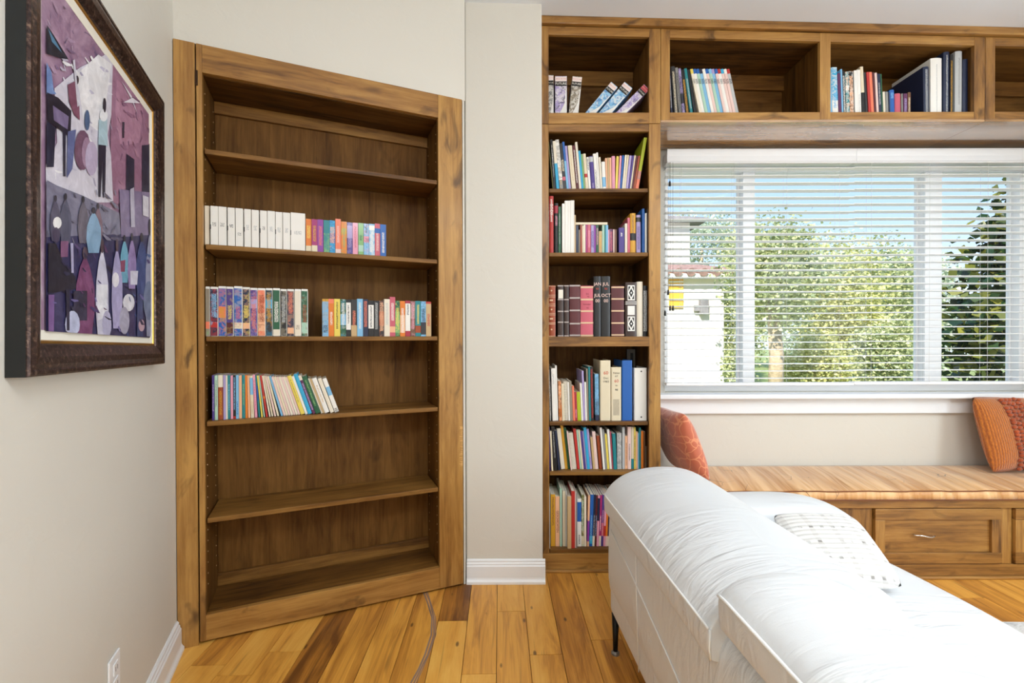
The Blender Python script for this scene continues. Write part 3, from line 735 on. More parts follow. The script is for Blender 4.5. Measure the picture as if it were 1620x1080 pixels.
def paintpoly(pts, c, f):
    layer[0] += 1; d = .0113+.00002*layer[0]; L = []
    for x, y in pts:
        P = FMI @ meet(*f(x, y), A0+E*.0113, E); L.append((max(-hw+.088, min(hw-.088, P.x)), -d, max(-hh+.088, min(hh-.088, P.z))))
    m = pcol(c)
    if m not in PMATS: PMATS.append(m)
    PB.cur = PMATS.index(m); PB.poly(L)
def oval(cx, cy, rx, ry, c, f, n=14): paintpoly([(cx+rx*math.cos(2*math.pi*i/n), cy+ry*math.sin(2*math.pi*i/n)) for i in range(n)], c, f)
def figure(cx, top, bot, w, c, f, head=None):
    h = bot-top; paintpoly([(cx-w*.12, top+h*.12), (cx+w*.12, top+h*.12), (cx+w*.55, top+h*.25), (cx+w*.95, top+h*.45), (cx+w, top+h*.7), (cx+w*.7, bot), (cx-w*.7, bot), (cx-w, top+h*.7), (cx-w*.9, top+h*.42), (cx-w*.5, top+h*.22)], c, f)
    oval(cx, top+h*.07, w*.26, h*.075, head or c, f, 10)
rst = random.Random(9)
def strokes(n, x0, x1, y0, y1, cols, f, a=14, b=50):
    for _ in range(n):
        x, y = rst.uniform(x0, x1), rst.uniform(y0, y1); L, w, t = rst.uniform(a, b), rst.uniform(3, 11), rst.gauss(1.2, .5); dx, dy = math.cos(t)*L, math.sin(t)*L
        paintpoly([(x-w, y), (x-w*.3, y-w*.6), (x+dx+w*.5, y+dy-w), (x+dx+w, y+dy), (x+dx*.5-w*.2, y+dy*.6+w)], rst.choice(cols), f)
strokes(90, 240, 800, 0, 1000, ['#7d6485', '#94748f', '#6a5578', '#a387a3', '#b79fb6'], z6)
paintpoly([(285, 470), (420, 360), (560, 240), (610, 330), (600, 560), (570, 720), (600, 900), (600, 1080), (240, 1080), (238, 880), (300, 760)], '#cfcbd8', z6)
paintpoly([(400, 400), (520, 290), (590, 340), (560, 560), (520, 700), (440, 640), (420, 500)], '#e4e2e6', z6)
paintpoly([(598, 320), (812, 610), (812, 1150), (600, 1080), (585, 760)], '#9a6f89', z6)
paintpoly([(620, 420), (760, 580), (740, 760), (640, 780), (610, 600)], '#ae8099', z6)
strokes(40, 290, 590, 300, 1000, ['#d9d6e2', '#bdb8cc', '#e8e6ea', '#a9a4bd'], z6); strokes(40, 610, 800, 500, 1000, ['#8f6480', '#a5788f', '#7c5672', '#b58ba2'], z6)
paintpoly([(668, 820), (710, 850), (710, 1090), (665, 1080)], '#2e2a42', z6); paintpoly([(752, 775), (808, 790), (808, 1080), (752, 1060)], '#2b2940', z6)
paintpoly([(645, 650), (657, 650), (655, 735), (645, 735)], '#3a3046', z6)
for q in ([(648, 520), (742, 508), (742, 522)], [(640, 430), (698, 515), (692, 525)], [(690, 520), (728, 610), (698, 525)], [(650, 545), (740, 550), (700, 520)]): paintpoly(q, '#e6e0ea', z6)
paintpoly([(238, 130), (272, 180), (355, 315), (300, 305), (238, 285)], '#161a2c', z6); paintpoly([(245, 150), (275, 200), (320, 280), (265, 220)], '#4f7fa0', z6)
paintpoly([(236, 330), (262, 380), (275, 480), (290, 500), (236, 500)], '#6d86b8', z6)
paintpoly([(238, 490), (300, 520), (370, 590), (365, 735), (320, 700), (240, 640)], '#1f1c2e', z6); paintpoly([(270, 560), (355, 620), (350, 690), (275, 640)], '#76688c', z6)
paintpoly([(236, 640), (285, 680), (275, 890), (236, 890)], '#23243c', z6); paintpoly([(325, 700), (340, 710), (338, 940), (328, 940)], '#26243a', z6)
paintpoly([(350, 700), (395, 690), (375, 900), (345, 950)], '#5b6390', z6); paintpoly([(350, 450), (392, 430), (412, 560), (415, 640), (385, 610), (358, 540)], '#7c4c62', z6); oval(400, 425, 10, 24, '#3a2a36', z6)
oval(430, 800, 44, 108, '#6b4a62', z6); oval(452, 815, 26, 85, '#9a7c96', z6); paintpoly([(378, 320), (388, 315), (412, 560), (402, 570)], '#c9c6d2', z6); oval(478, 845, 34, 92, '#b7a9c4', z6); oval(455, 640, 14, 55, '#4f6488', z6)
paintpoly([(518, 640), (562, 618), (565, 780), (514, 775)], '#a9c3cf', z6); oval(543, 615, 22, 32, '#e9e9ee', z6); oval(549, 560, 8, 40, '#2c2838', z6)
paintpoly([(516, 770), (556, 775), (551, 1050), (540, 1055), (536, 860), (527, 1050), (517, 1050)], '#252238', z6)
paintpoly([(238, 960), (330, 1010), (420, 1060), (420, 1150), (238, 1150)], '#6e6c88', z6)
paintpoly([(220, 20), (400, 90), (590, 180), (600, 330), (220, 340)], '#77758c', z7)
paintpoly([(218, 300), (760, 290), (760, 815), (218, 795)], '#34325a', z7)
paintpoly([(590, 60), (760, 90), (760, 300), (600, 300)], '#7d6f92', z7)
strokes(60, 225, 740, 320, 790, ['#2a2848', '#46406c', '#5b4a78', '#3a4a7c', '#6f5f8c', '#241f36'], z7); strokes(30, 225, 590, 60, 320, ['#6a687f', '#85839a', '#59566d'], z7)
for a in ((312, 80, 330, 30, '#4c4e66'), (402, 95, 330, 28, '#5e5868'), (478, 130, 340, 22, '#7f6673'), (455, 150, 380, 38, '#86a9c8'), (260, 90, 320, 28, '#4d4a62'), (612, 290, 530, 22, '#6fa9c4'), (650, 280, 560, 22, '#9582b4'), (700, 280, 600, 30, '#3a4a7c'), (742, 210, 800, 24, '#8f93ad')): figure(*a, z7, '#2c2838')
paintpoly([(640, 60), (660, 50), (665, 250), (645, 250)], '#b9b4c8', z7); paintpoly([(705, 90), (735, 100), (735, 200), (705, 190)], '#cfcbd6', z7)
paintpoly([(222, 330), (262, 330), (300, 430), (362, 500), (365, 560), (250, 580), (222, 580)], '#1b1a2c', z7); oval(268, 228, 22, 30, '#e8e8ea', z7); oval(262, 290, 18, 40, '#3c3450', z7)
paintpoly([(285, 320), (325, 320), (322, 400), (285, 400)], '#7a4f74', z7); paintpoly([(335, 330), (350, 330), (352, 480), (340, 480)], '#a7a3c4', z7)
for a in ((410, 350, 800, 50, '#74406a'), (497, 310, 810, 33, '#c9c8dc'), (573, 310, 760, 28, '#a9a3cc')): figure(*a, z7, '#54424e')
paintpoly([(470, 540), (525, 540), (520, 700), (475, 720)], '#dfe0ea', z7); paintpoly([(350, 570), (420, 570), (420, 720), (352, 720)], '#2a2842', z7)
paintpoly([(222, 590), (252, 590), (250, 795), (222, 790)], '#7b5c94', z7); oval(345, 740, 38, 70, '#b9bfdc', z7); paintpoly([(312, 560), (330, 560), (330, 770), (315, 770)], '#2a2740', z7)
oval(632, 630, 30, 44, '#dcdce6', z7); oval(565, 515, 18, 38, '#e6e4ee', z7); oval(610, 720, 26, 70, '#a8a6bc', z7); paintpoly([(675, 585), (705, 585), (705, 800), (675, 800)], '#3a4670', z7)
oval(520, 740, 24, 70, '#b4b2d0', z7); oval(698, 745, 16, 30, '#b99aa8', z7); oval(735, 620, 28, 100, '#6b7896', z7); paintpoly([(590, 420), (615, 415), (612, 475), (592, 475)], '#8a4a66', z7); paintpoly([(640, 470), (680, 470), (675, 540), (640, 540)], '#cfcfe0', z7)
strokes(30, 225, 740, 330, 780, ['#6f68a0', '#4a3f70', '#5d3a66', '#2c2a48', '#4f6494'], z7, 14, 40)
PB.build('painted_figures', PMATS, pf)

# outlet on the left wall
ta, za = on_left(178, 1075)
ol = thing('wall_outlet', 'white electrical outlet low on the left wall', 'outlet', (0, 0, 0)); ol.matrix_world = lm @ Matrix.Translation((-.612, 0, .315))
MB().box(-.036, .036, -.006, -.0002, -.058, .058).build('cover_plate', 'white', ol, bevel=.003)
for z in (.022, -.022):
    q = MB().box(-.015, .015, -.009, -.006, z-.016, z+.016).build('receptacle', 'white', ol, bevel=.002)
    MB().box(-.007, -.005, -.0094, -.0088, z-.006, z+.006).box(.005, .007, -.0094, -.0088, z-.006, z+.006).build('slots', 'black', q)

# ------------------------------------------------------------------ books
PAL = dict(white='#ece9e2', cream='#e0d3b6', ivory='#e6dcc8', tan='#c3a578', taupe='#8f8472', grey='#8c8b88', silver='#b9bbba', black='#17171a', charcoal='#2b2a2d', navy='#1b2643', blue='#1f5fae', sky='#7db6dc',
    cyan='#2ea3cf', teal='#1c8087', mint='#a9cdb8', green='#1f5a3c', leaf='#7fb070', olive='#6c6a34', lime='#aeba22', yellow='#e6cf5a', gold='#d09a2a', orange='#e07a22', peach='#ecb48c', coral='#ea7d5c', red='#b72f2a',
    rust='#9a4420', maroon='#561c22', crimson='#a5283e', rose='#c65a6c', pink='#e29ab0', blush='#e6c8c0', magenta='#a32c6e', violet='#8a3a9c', purple='#4c3a86', lilac='#a99ac8', brown='#6a4428', sepia='#3a2620', plum='#5a2350')
ORD = 'zeroth first second third fourth fifth sixth seventh eighth ninth tenth eleventh twelfth thirteenth fourteenth fifteenth sixteenth seventeenth eighteenth nineteenth twentieth'.split()
def ordw(i):
    if i <= 20: return ORD[i]
    t = i//10; u = i % 10; T_ = {2: 'twenty', 3: 'thirty', 4: 'forty', 5: 'fifty'}[t]
    return T_+'-'+ORD[u] if u else {2: 'twentieth', 3: 'thirtieth', 4: 'fortieth', 5: 'fiftieth'}[t]
class Frame:
    def __init__(s, O, e, n, rz): s.O, s.e, s.n, s.rz = Vector(O), Vector(e), Vector(n), rz
    def hit(s, px, py, w):
        P = meet(px, py, s.O+s.n*w, s.n); return (P-s.O).dot(s.e), P.z
    def at(s, u, w, z): P = s.O+s.e*u+s.n*w; return Vector((P.x, P.y, z))
FA = Frame(A0, E, G, AL); FT = Frame((0, YB, 0), (1, 0, 0), (0, 1, 0), 0.)
M['case_white'] = plain('white_case_plastic', '#eeece6', .35); M['tape'] = plain('black_cassette', '#121212', .4); M['wire'] = plain('coil_wire', '#d8d8d4', .3, metal=.6); M['ring'] = plain('binder_ring_hole', '#1b1b1b', .4)
def setc(o, c, spec):
    o.color = tuple(lin(PAL[c]))+(1,)
    o['band'] = [float(v) for v in lin(PAL[spec.get('band', ['cream'])[0]])]
    b = spec.get('band', ['x', '2', '3']); b = b+['2', '3'][len(b)-1:] if len(b) < 3 else b
    o['band_range'] = [float(b[1]), float(b[2]), float(spec.get('pic', ['0'])[0])]
    i = spec.get('ink', None)
    o['ink'] = [float(v) for v in lin(PAL[i[0]] if i else (.5, .5, .5))]
    lo, hi, wd = (float(i[1]) if i and len(i) > 1 else .2), (float(i[2]) if i and len(i) > 2 else .85), (float(i[3]) if i and len(i) > 3 else .24)
    o['ink_range'] = [lo, hi, wd] if i else [2., 3., .1]
def book(root, kind, T_, H, D, c, spec, xo):
    """local: x thickness (xo..xo+T), y depth from the spine, z up"""
    x0, x1 = xo, xo+T_
    if kind in ('book', 'paperback', 'magazine', 'notebook'):
        hard = kind == 'book' and T_ > .009; b = min(.0022 if hard else .0009, T_*.22); ov = .003 if hard else .0006
        n = 7 if T_ > .006 else 3; bow = min(T_*.16, .005) if hard else min(T_*.06, .001)
        outer = []; inner = []
        for i in range(n):
            t = i/(n-1); y = bow*(1-4*t*(1-t)) ; outer.append((x0+T_*t, y)); inner.append((x0+b+(T_-2*b)*t, y+b))
        prof = [(x0, D)]+outer+[(x1, D), (x1-b, D)]+list(reversed(inner))+[(x0+b, D)]
        cv_ = MB().prism(prof, 'z', 0, H).build('cover', 'book', root)
        MB().box(x0+b*1.02, x1-b*1.02, bow+b*1.2, D-ov, ov, H-ov).build('page_block', 'paper', root)
    elif kind == 'tape':       # cardboard sleeve round a black cassette
        b = .0012; prof = [(x0, D), (x0, 0), (x1, 0), (x1, D), (x1-b, D), (x1-b, b), (x0+b, b), (x0+b, D)]
        cv_ = MB().prism(prof, 'z', 0, H).build('sleeve', 'book', root); MB().box(x0+b*1.1, x1-b*1.1, b*1.2, D-.002, .001, H-.003).build('cassette', 'tape', root)
    elif kind == 'clamshell':
        MB().box(x0, x1, .0012, D, 0, H).build('case', 'case_white', root, bevel=.0025)
        cv_ = MB().box(x0+T_*.03, x1-T_*.07, 0, .0018, H*.012, H*.955).build('printed_insert', 'book', root)
    elif kind == 'box':
        cv_ = MB().box(x0, x1, 0, D, 0, H).build('box_shell', 'book', root, bevel=.0012); MB().box(x0+.003, x1-.003, D-.004, D+.0006, .004, H-.004).build('page_block', 'paper', root)
    elif kind == 'binder':
        b = .003; r = .006; prof = [(x0, D), (x0, r), (x0+r*.3, r*.3), (x0+r, 0), (x1-r, 0), (x1-r*.3, r*.3), (x1, r), (x1, D), (x1-b, D), (x1-b, r+b), (x0+b, r+b), (x0+b, D)]
        cv_ = MB().prism(prof, 'z', 0, H).build('cover', 'book', root); MB().box(x0+b*1.2, x1-b*1.2, .02, D-.012, .008, H-.012).build('page_block', 'paper', root)
    elif kind == 'spiral':
        cv_ = MB().box(x0, x1, .004, D, 0, H).build('cover', 'book', root); m = MB(); k = max(6, int(H/.0085))
        for i in range(k):
            z = H*(i+.5)/k; m.tube([(x0+T_*.15, .008, z), (x0+T_*.1, .001, z), (x0+T_*.5, -.003, z), (x0+T_*.9, .001, z), (x0+T_*.85, .008, z)], .0012, 5)
        m.build('coil', 'wire', root, smooth=True)
    setc(cv_, c, spec); return cv_
KN = dict(book='hardcover book', paperback='paperback', magazine='thin booklet', notebook='notebook', tape='video tape sleeve', clamshell='video case', box='boxed set', binder='ring binder', spiral='spiral notebook')
KC = dict(book='book', paperback='book', magazine='booklet', notebook='notebook', tape='video tape', clamshell='video case', box='box', binder='binder', spiral='notebook')
KO = dict(book='hardcover_book', paperback='paperback_book', magazine='booklet', notebook='notebook', tape='video_tape', clamshell='video_case', box='boxed_set', binder='ring_binder', spiral='spiral_notebook')
ROWS = {}; LAST = {}
def interp(tab, x):
    if x <= tab[0][0]: return tab[0][1]
    for (a, b), (c, d) in zip(tab, tab[1:]):
        if x <= c: return b+(d-b)*(x-a)/(c-a)
    return tab[-1][1]
def row(fr, crop, zs, rec, data, where, yb, kind='paperback', lean=((0, 0),), depth=.14, seed=1, lim=(-9, 9)):
    """data lines: x0 x1 top colour [key=a:b:c ...], read off an enlarged view of the shelf"""
    ox, oy, sc = crop; rr = random.Random(seed); out = ROWS.setdefault(where, []); prev = LAST.get(where)
    for ln in data.strip().splitlines():
        p = ln.split()
        if not p: continue
        a, b, top, c = float(p[0]), float(p[1]), float(p[2]), p[3]; spec = dict((q.split('=')[0], q.split('=')[1].split(':')) for q in p[4:])
        kd = spec.get('k', [kind])[0]; th = R(float(spec['lean'][0]) if 'lean' in spec else interp(lean, (a+b)/2))
        w = rec+float(spec.get('w', ['0'])[0])+rr.uniform(-.0025, .0025)
        pyb = oy+yb*sc; u0 = fr.hit(ox+a*sc, pyb, w)[0]; u1 = fr.hit(ox+b*sc, pyb, w)[0]
        zt_ = fr.hit(ox+((a+b)/2)*sc, oy+top*sc, w)[1]; Hv = zt_-zs; tn = math.tan(th)
        a_ = max(u0, lim[0]+.001+max(0, Hv*tn))
        if prev: a_ = max(a_, prev[0]+.0003+max(0., min(Hv, prev[2])*(tn-prev[1])))
        u1 = min(max(u1, a_+.0032), lim[1]-.001-max(0, -(Hv-abs(math.sin(th))*(u1-a_)*math.cos(th))*tn))
        if u1-a_ < .002: continue
        prev = LAST[where] = (u1, tn, Hv); u0 = a_
        T_ = (u1-u0)*math.cos(th); Hh = (Hv-T_*abs(math.sin(th)))/math.cos(th)
        D = float(spec.get('d', [depth])[0])*(1 if 'd' in spec else rr.uniform(.94, 1.))
        i = len(out)+1
        lab = spec['l'][0].replace('_', ' ') if 'l' in spec else c+' '+KN[kd]
        root = thing(KO[kd], '%s, %s from left, %s' % (lab, ordw(i), where), KC[kd], fr.at(u0 if th >= 0 else u1, w, zs+.0004), fr.rz, 'books in the '+where, ry=-th)
        cov = book(root, kd, T_, Hh, D, c, spec, 0. if th >= 0 else -T_)
        root['_t'] = T_; out.append((root, cov, T_, Hh, c, spec, 0. if th >= 0 else -T_))
    return out
def bands(rec_, zs, mat, h=.006, name='band'):
    root, cov, T_, H, c, spec, xo = rec_
    for z in zs: MB().box(xo-.0003, xo+T_+.0003, -.0009, .02, z*H-h/2, z*H+h/2).build(name, mat, root)
M['band_cream'] = plain('gilt_band', '#d9b795', .5); M['band_silver'] = plain('silver_band', '#b4a8a4', .4); M['band_white'] = plain('white_band', '#e9e7e2', .5); M['label_blue'] = plain('blue_label', '#3e6f9c', .5)

# --- angled bookcase
r = row(FA, (310, 310, .12963), 1.620, .014, """
108 165 118 ivory w=.012 k=box
178 272 122 white ink=grey:.48:.58:.25 k=box
275 374 130 white ink=grey:.48:.58:.25 k=box
388 477 142 white ink=charcoal:.48:.56:.25 k=box
484 576 150 white ink=grey:.28:.36:.25 k=box
590 673 160 white ink=silver:.45:.58:.2 k=box
680 769 170 white ink=silver:.45:.58:.2 k=box
783 869 178 white ink=grey:.48:.58:.2 k=box
874 966 183 white ink=silver:.45:.58:.2 k=box
972 1058 195 white ink=silver:.45:.58:.2 k=box
1062 1151 203 white ink=silver:.45:.58:.2 k=box
1157 1334 207 white ink=silver:.42:.52:.25 k=box l=wide_white_boxed_set
""", 'top row of the angled bookcase', 590, depth=.17, lim=(U0, U1), seed=1)
for q in (1, 3, 5, 7, 9, 11):
    rt, T_, H, xo = r[q][0], r[q][2], r[q][3], r[q][6]
    MB().box(xo-.0012, xo+.0018, -.0008, .012, H*.40, H*.52).build('clasp', 'black', rt)
row(FA, (470, 330, .098765), 1.620, .016, """
143 233 165 orange ink=yellow:.4:.8:.3 band=cream:0:.17
236 326 170 magenta ink=gold:.3:.8:.25 band=cream:0:.19
329 421 175 violet ink=coral:.2:.8:.3
428 521 186 leaf ink=teal:.1:.9:.4 band=teal:.6:1 pic=.6
524 611 190 cyan ink=peach:.3:.8:.4 band=blue:.3:.6 pic=.5
616 703 165 coral ink=blush:.3:.8:.2 band=blush:0:.12
707 799 208 orange ink=leaf:.2:.8:.2 pic=.4 band=gold:.6:.8
803 889 222 purple ink=lilac:.2:.5:.3 band=lilac:.5:.9 pic=.3
893 976 228 pink ink=rose:.2:.9:.2
982 1065 232 leaf ink=green:.45:.62:.25 band=mint:.1:.3
1070 1152 242 sky ink=navy:.7:.95:.2 band=pink:.4:.6 pic=.4
1156 1244 246 sky ink=white:.1:.9:.3 band=white:.8:.95 pic=.4
1248 1330 240 rose ink=blush:.15:.7:.25 band=blue:.7:.85
1333 1426 255 blue ink=white:.1:.75:.2
""", 'top row of the angled bookcase', 720, 'tape', depth=.105, lim=(U0, U1), seed=2)
row(FA, (320, 440, .117284), 1.2455, .016, """
45 104 112 taupe band=coral:.15:.3 ink=leaf:.02:.1
110 215 116 navy ink=sky:.4:.9:.35 band=red:.18:.3 pic=.5
219 326 108 blue ink=gold:.3:.6:.3 band=coral:.38:.62 pic=.4
328 423 114 purple ink=yellow:.35:.65:.3 band=maroon:.05:.28 pic=.2
429 544 108 blue ink=rose:.35:.62:.3 band=cream:.15:.28 pic=.3
547 646 120 navy ink=yellow:.38:.65:.35 band=peach:.15:.28 pic=.4
651 747 130 purple ink=coral:.15:.7:.3 band=lilac:.6:.8 pic=.4
750 854 134 coral ink=rust:.3:.9:.35 band=peach:.1:.5 pic=.4
858 950 134 charcoal ink=gold:.3:.95:.3 band=cyan:.6:.8 pic=.3
955 1052 134 green ink=white:.3:.75:.3 band=ivory:0:.14
1058 1142 146 black ink=silver:.3:.9:.3 pic=.2
1148 1242 146 navy ink=coral:.5:.95:.3 band=peach:.05:.18 pic=.3
1247 1334 146 ivory ink=taupe:.14:.24:.3
1338 1426 146 green ink=rust:.3:.7:.3 band=mint:.05:.3 pic=.3
""", 'middle row of the angled bookcase', 785, 'clamshell', depth=.125, lim=(U0, U1), seed=3)
row(FA, (500, 440, .123457), 1.2455, .018, """
82 160 265 sky ink=navy:.1:.3:.4 band=gold:.93:1 pic=.2
162 231 265 orange ink=white:.3:.65:.2 band=coral:.88:1
234 310 265 yellow ink=black:.2:.92:.16
314 384 270 green ink=white:.3:.9:.25 band=sky:.3:.6 pic=.3
387 447 275 black band=white:.18:.92 ink=black:.35:.85:.16
452 525 275 charcoal ink=coral:.3:.7:.25 band=tan:0:.3
528 601 265 sky ink=white:.2:.9:.2
603 669 270 navy ink=coral:.25:.95:.28
673 740 288 black band=white:.22:.88 ink=black:.25:.85:.16
743 809 290 black ink=silver:.2:.95:.25
811 873 290 charcoal ink=peach:.15:.95:.35 pic=.3 band=rust:.3:.7
875 946 268 ivory ink=silver:.3:.9:.25
947 1016 240 rose ink=white:.4:.85:.25 band=peach:.1:.25
1018 1074 290 green ink=yellow:.3:.8:.25 band=leaf:.1:.7 pic=.5
1078 1143 292 orange ink=white:.1:.8:.25 band=peach:.1:.6
1147 1209 288 crimson band=white:.15:.92 ink=navy:.6:.9:.2
1212 1272 292 brown ink=pink:.2:.95:.3 pic=.3 band=taupe:.5:.9
1275 1342 292 teal ink=yellow:.35:.9:.2 band=rust:.1:.3
1345 1409 297 sky band=charcoal:.05:.4 ink=navy:.3:.8:.3 pic=.3
1411 1476 302 tan ink=red:.3:.65:.25 band=red:.94:1
""", 'middle row of the angled bookcase', 740, 'tape', depth=.105, lim=(U0, U1), seed=4)
row(FA, (320, 570, .141975), .900, .032, """
110 134 165 purple ink=lilac:.2:.8:.3
139 174 168 mint ink=grey:.3:.9
178 233 165 rust band=ivory:.73:1 ink=gold:.1:.65:.25
236 261 165 lilac
262 283 168 ivory
284 314 165 teal ink=sky:.2:.8
317 343 168 pink
345 374 165 black ink=sky:.2:.95:.3 band=red:0:.06
376 407 165 sky ink=blue:.1:.4
410 441 168 peach
445 478 165 teal ink=leaf:.3:.8
480 506 165 orange
508 537 168 peach
539 577 170 cream band=sky:.55:.95 ink=tan:.1:.4
580 613 160 pink ink=rose:.1:.9:.2
617 646 165 teal band=blue:.4:.75
650 674 168 yellow
676 698 168 mint
700 731 165 red band=orange:.44:.5
735 761 168 ivory
765 791 168 cream
794 823 170 blush
826 857 172 cream
868 901 170 sky
904 931 174 blush
934 958 176 cream
961 986 176 blush
989 1015 176 ivory
1018 1041 176 blush
1044 1068 176 ivory
1070 1096 176 blush
1100 1146 160 yellow ink=olive:.3:.9:.12
1150 1178 168 white
1180 1226 142 cyan
1229 1263 160 plum ink=lilac:.1:.8:.3 band=ivory:.88:1
1266 1323 165 green ink=leaf:.2:.9:.16
1327 1345 195 ivory
1346 1366 195 tan
1369 1421 185 white ink=tan:.3:.8:.15
1430 1473 190 ivory
1480 1526 190 white ink=black:0:.12:.4 band=sky:.5:.75
""", 'bottom row of the angled bookcase', 590, lean=((480, 0.), (600, 2.5), (720, 7.5), (840, 12.5), (890, 15), (1120, 17.5), (1290, 19), (1500, 19)), depth=.135, lim=(U0, U1), seed=5)

# --- tall bookcase
r = row(FT, (860, 205, .11111), 2.0225, .03, """
58 106 170 olive
110 174 140 black ink=silver:.25:.9:.2
180 224 160 ivory band=cyan:0:.54
228 282 140 white pic=.6 band=grey:.0:.2 ink=tan:.1:.2
285 327 195 charcoal ink=cream:.4:.65:.35 band=rose:.2:.28
330 360 172 blue band=sky:0:.6
362 392 230 lilac
404 463 222 cream ink=tan:.2:.8:.1
465 506 222 maroon ink=white:.15:.9:.2 k=book
508 540 175 ivory
542 571 300 cyan
573 596 350 leaf
598 641 340 cream band=red:.34:.44 k=book
646 677 390 white ink=navy:.6:.95:.3
681 737 375 purple band=silver:.83:.98 ink=lilac:.05:.2 k=book
741 783 340 white ink=black:.05:.55:.2
785 811 326 white
813 838 392 ivory
843 891 456 white band=sky:.1:.45
893 916 405 peach
917 943 400 tan
944 969 400 peach
972 1018 376 pink k=book
1021 1052 378 yellow
1056 1083 370 pink
1085 1113 366 blue
1115 1141 360 ivory
1143 1166 360 cream
1168 1201 368 lilac
1203 1226 368 purple
1227 1246 364 cream
1248 1271 372 maroon
1273 1301 370 rust
1305 1358 110 coral band=lime:.36:1 ink=grey:.2:.35:.5
""", 'top row of the tall bookcase', 828, lean=((60, 6), (140, 3.8), (250, 5.2), (430, 5.4), (620, 4.6), (710, 4.2), (800, 3.9), (900, 2.), (960, .8), (1000, 0.), (1040, -2.5), (1100, -4.5), (1185, -6.5), (1290, -9.2), (1340, -9.8)), depth=.19, lim=(IX0, IX1), seed=6)
r = row(FT, (860, 300, .11111), 1.686, .03, """
58 78 180 black ink=silver:.1:.9:.3
82 142 90 red ink=white:.55:.95:.22 k=book
155 210 192 black ink=pink:.55:.75:.25 band=crimson:.8:.95 k=book
212 247 240 green ink=silver:.2:.85:.15
264 301 198 white
303 345 156 white
346 381 156 white
382 416 152 white
417 437 152 white
439 459 360 tan
461 497 510 navy
499 521 570 taupe
523 549 498 rust
551 573 510 cream
574 596 500 ivory
599 624 498 magenta
626 673 497 rose ink=pink:.2:.8:.3
676 716 505 lilac ink=purple:.2:.8:.4
718 744 510 violet
748 782 505 green ink=pink:.3:.9:.3
786 832 590 tan ink=gold:.2:.8:.3
835 869 503 mint
871 889 503 teal
890 919 503 sky
921 938 570 pink
940 988 560 plum ink=rose:.1:.9:.3
990 1008 566 blush
1010 1042 566 brown
1072 1149 540 purple ink=white:.65:.8:.15 k=box
1159 1191 480 ivory
1195 1230 400 rose
1235 1312 335 gold ink=brown:.5:.95:.15 band=black:.32:.5 k=book
1322 1383 360 lilac ink=purple:.1:.7:.25 band=charcoal:.82:.94 k=book
1404 1441 270 blue k=book
1444 1469 335 white
1471 1497 275 charcoal
""", 'second row of the tall bookcase', 885, depth=.17, lim=(IX0, IX1), seed=7)
letters('BODY', .022, 'ink_white', r[1][0], (r[1][2]/2, -.0012, r[1][3]*.76), True)
# book lying flat on top of the paperbacks
ua = FT.hit(860+458*.11111, 350, .03)[0]; ub = FT.hit(860+912*.11111, 350, .03)[0]; za_ = max(q[3] for q in r[10:24])+1.686+.0012
fb = thing('hardcover_book', 'cream book lying flat on the paperbacks in the tall bookcase', 'book', FT.at(ua, .034, za_), 0.)
MB().box(0, ub-ua, 0, .12, 0, .0015).box(0, ub-ua, 0, .12, .0105, .012).box(0, ub-ua, 0, .0015, .0015, .0105).build('cover', plain('cream_cover', '#e6d8bd', .5), fb); MB().box(.003, ub-ua-.003, .002, .118, .0017, .0103).build('page_block', 'paper', fb)
r = row(FT, (860, 430, .11111), 1.243, .026, """
60 170 193 rust l=rust_bound_volume_with_gilt_bands
203 283 188 sepia l=dark_brown_volume_with_paper_label
295 360 188 sepia l=slim_dark_volume_with_silver_bands
371 522 183 maroon l=maroon_volume_with_silver_bands
529 706 198 rose l=rose_volume_with_cream_bands
717 815 62 black l=black_volume_lettered_JAN
824 948 62 black l=black_volume_lettered_JUL_OCT
968 1147 198 maroon l=dark_maroon_volume_with_cream_bands
1168 1326 148 sepia l=brown_volume_with_white_diamond_ornaments
1330 1413 138 ivory
1418 1506 195 black ink=silver:.1:.9:.4
""", 'third row of the tall bookcase', 920, 'book', depth=.22, lim=(IX0, IX1), seed=8)
bands(r[0], (.985, .81, .775, .635, .60, .455, .425, .27, .245, .01), 'band_cream', .0025); bands(r[1], (.985, .72, .49, .28, .015), 'band_silver', .006); bands(r[2], (.985, .72, .49, .28, .015), 'band_silver', .006)
bands(r[3], (.98, .745, .505, .25, .025), 'band_silver', .008); bands(r[4], (.97, .73, .50, .27, .02), 'band_cream', .009); bands(r[7], (.97, .74, .505, .265, .03), 'band_cream', .008)
for b_, ws in ((r[5], ('JAN', 'to', 'JUL', '00')), (r[6], ('JUL', 'to', 'OCT', '00'))):
    for w_, z in zip(ws, (.868, .795, .68, .59)): letters(w_, .024 if w_ != 'to' else .018, 'ink_pink' if w_ != 'to' else 'ink_red', b_[0], (b_[2]*.52, -.0012, b_[3]*z))
letters("JUL", .011, 'ink_maroon', r[4][0], (r[4][2]*.55, -.0012, r[4][3]*.84)); letters("'93", .011, 'ink_maroon', r[4][0], (r[4][2]*.6, -.0012, r[4][3]*.785)); letters("December", .010, 'ink_maroon', r[4][0], (r[4][2]*.5, -.0012, r[4][3]*.635)); letters("93", .011, 'ink_maroon', r[4][0], (r[4][2]*.55, -.0012, r[4][3]*.56))
MB().box(r[1][2]*.1, r[1][2]*.95, -.0012, .002, r[1][3]*.74, r[1][3]*.91).build('paper_label', 'liner', r[1][0])
q = r[0]
for z in (.90, .53, .14): MB().tube([(q[2]*.42, -.0014, q[3]*z), (q[2]*.42, .001, q[3]*z)], .0045, 10).build('gilt_ornament', 'band_cream', q[0])
for z in (.71, .35): MB().box(q[2]*.15, q[2]*.62, -.0012, .001, q[3]*z-.004, q[3]*z+.004).build('gilt_title', 'band_cream', q[0])
q = r[8]; W_ = q[2]; H_ = q[3]
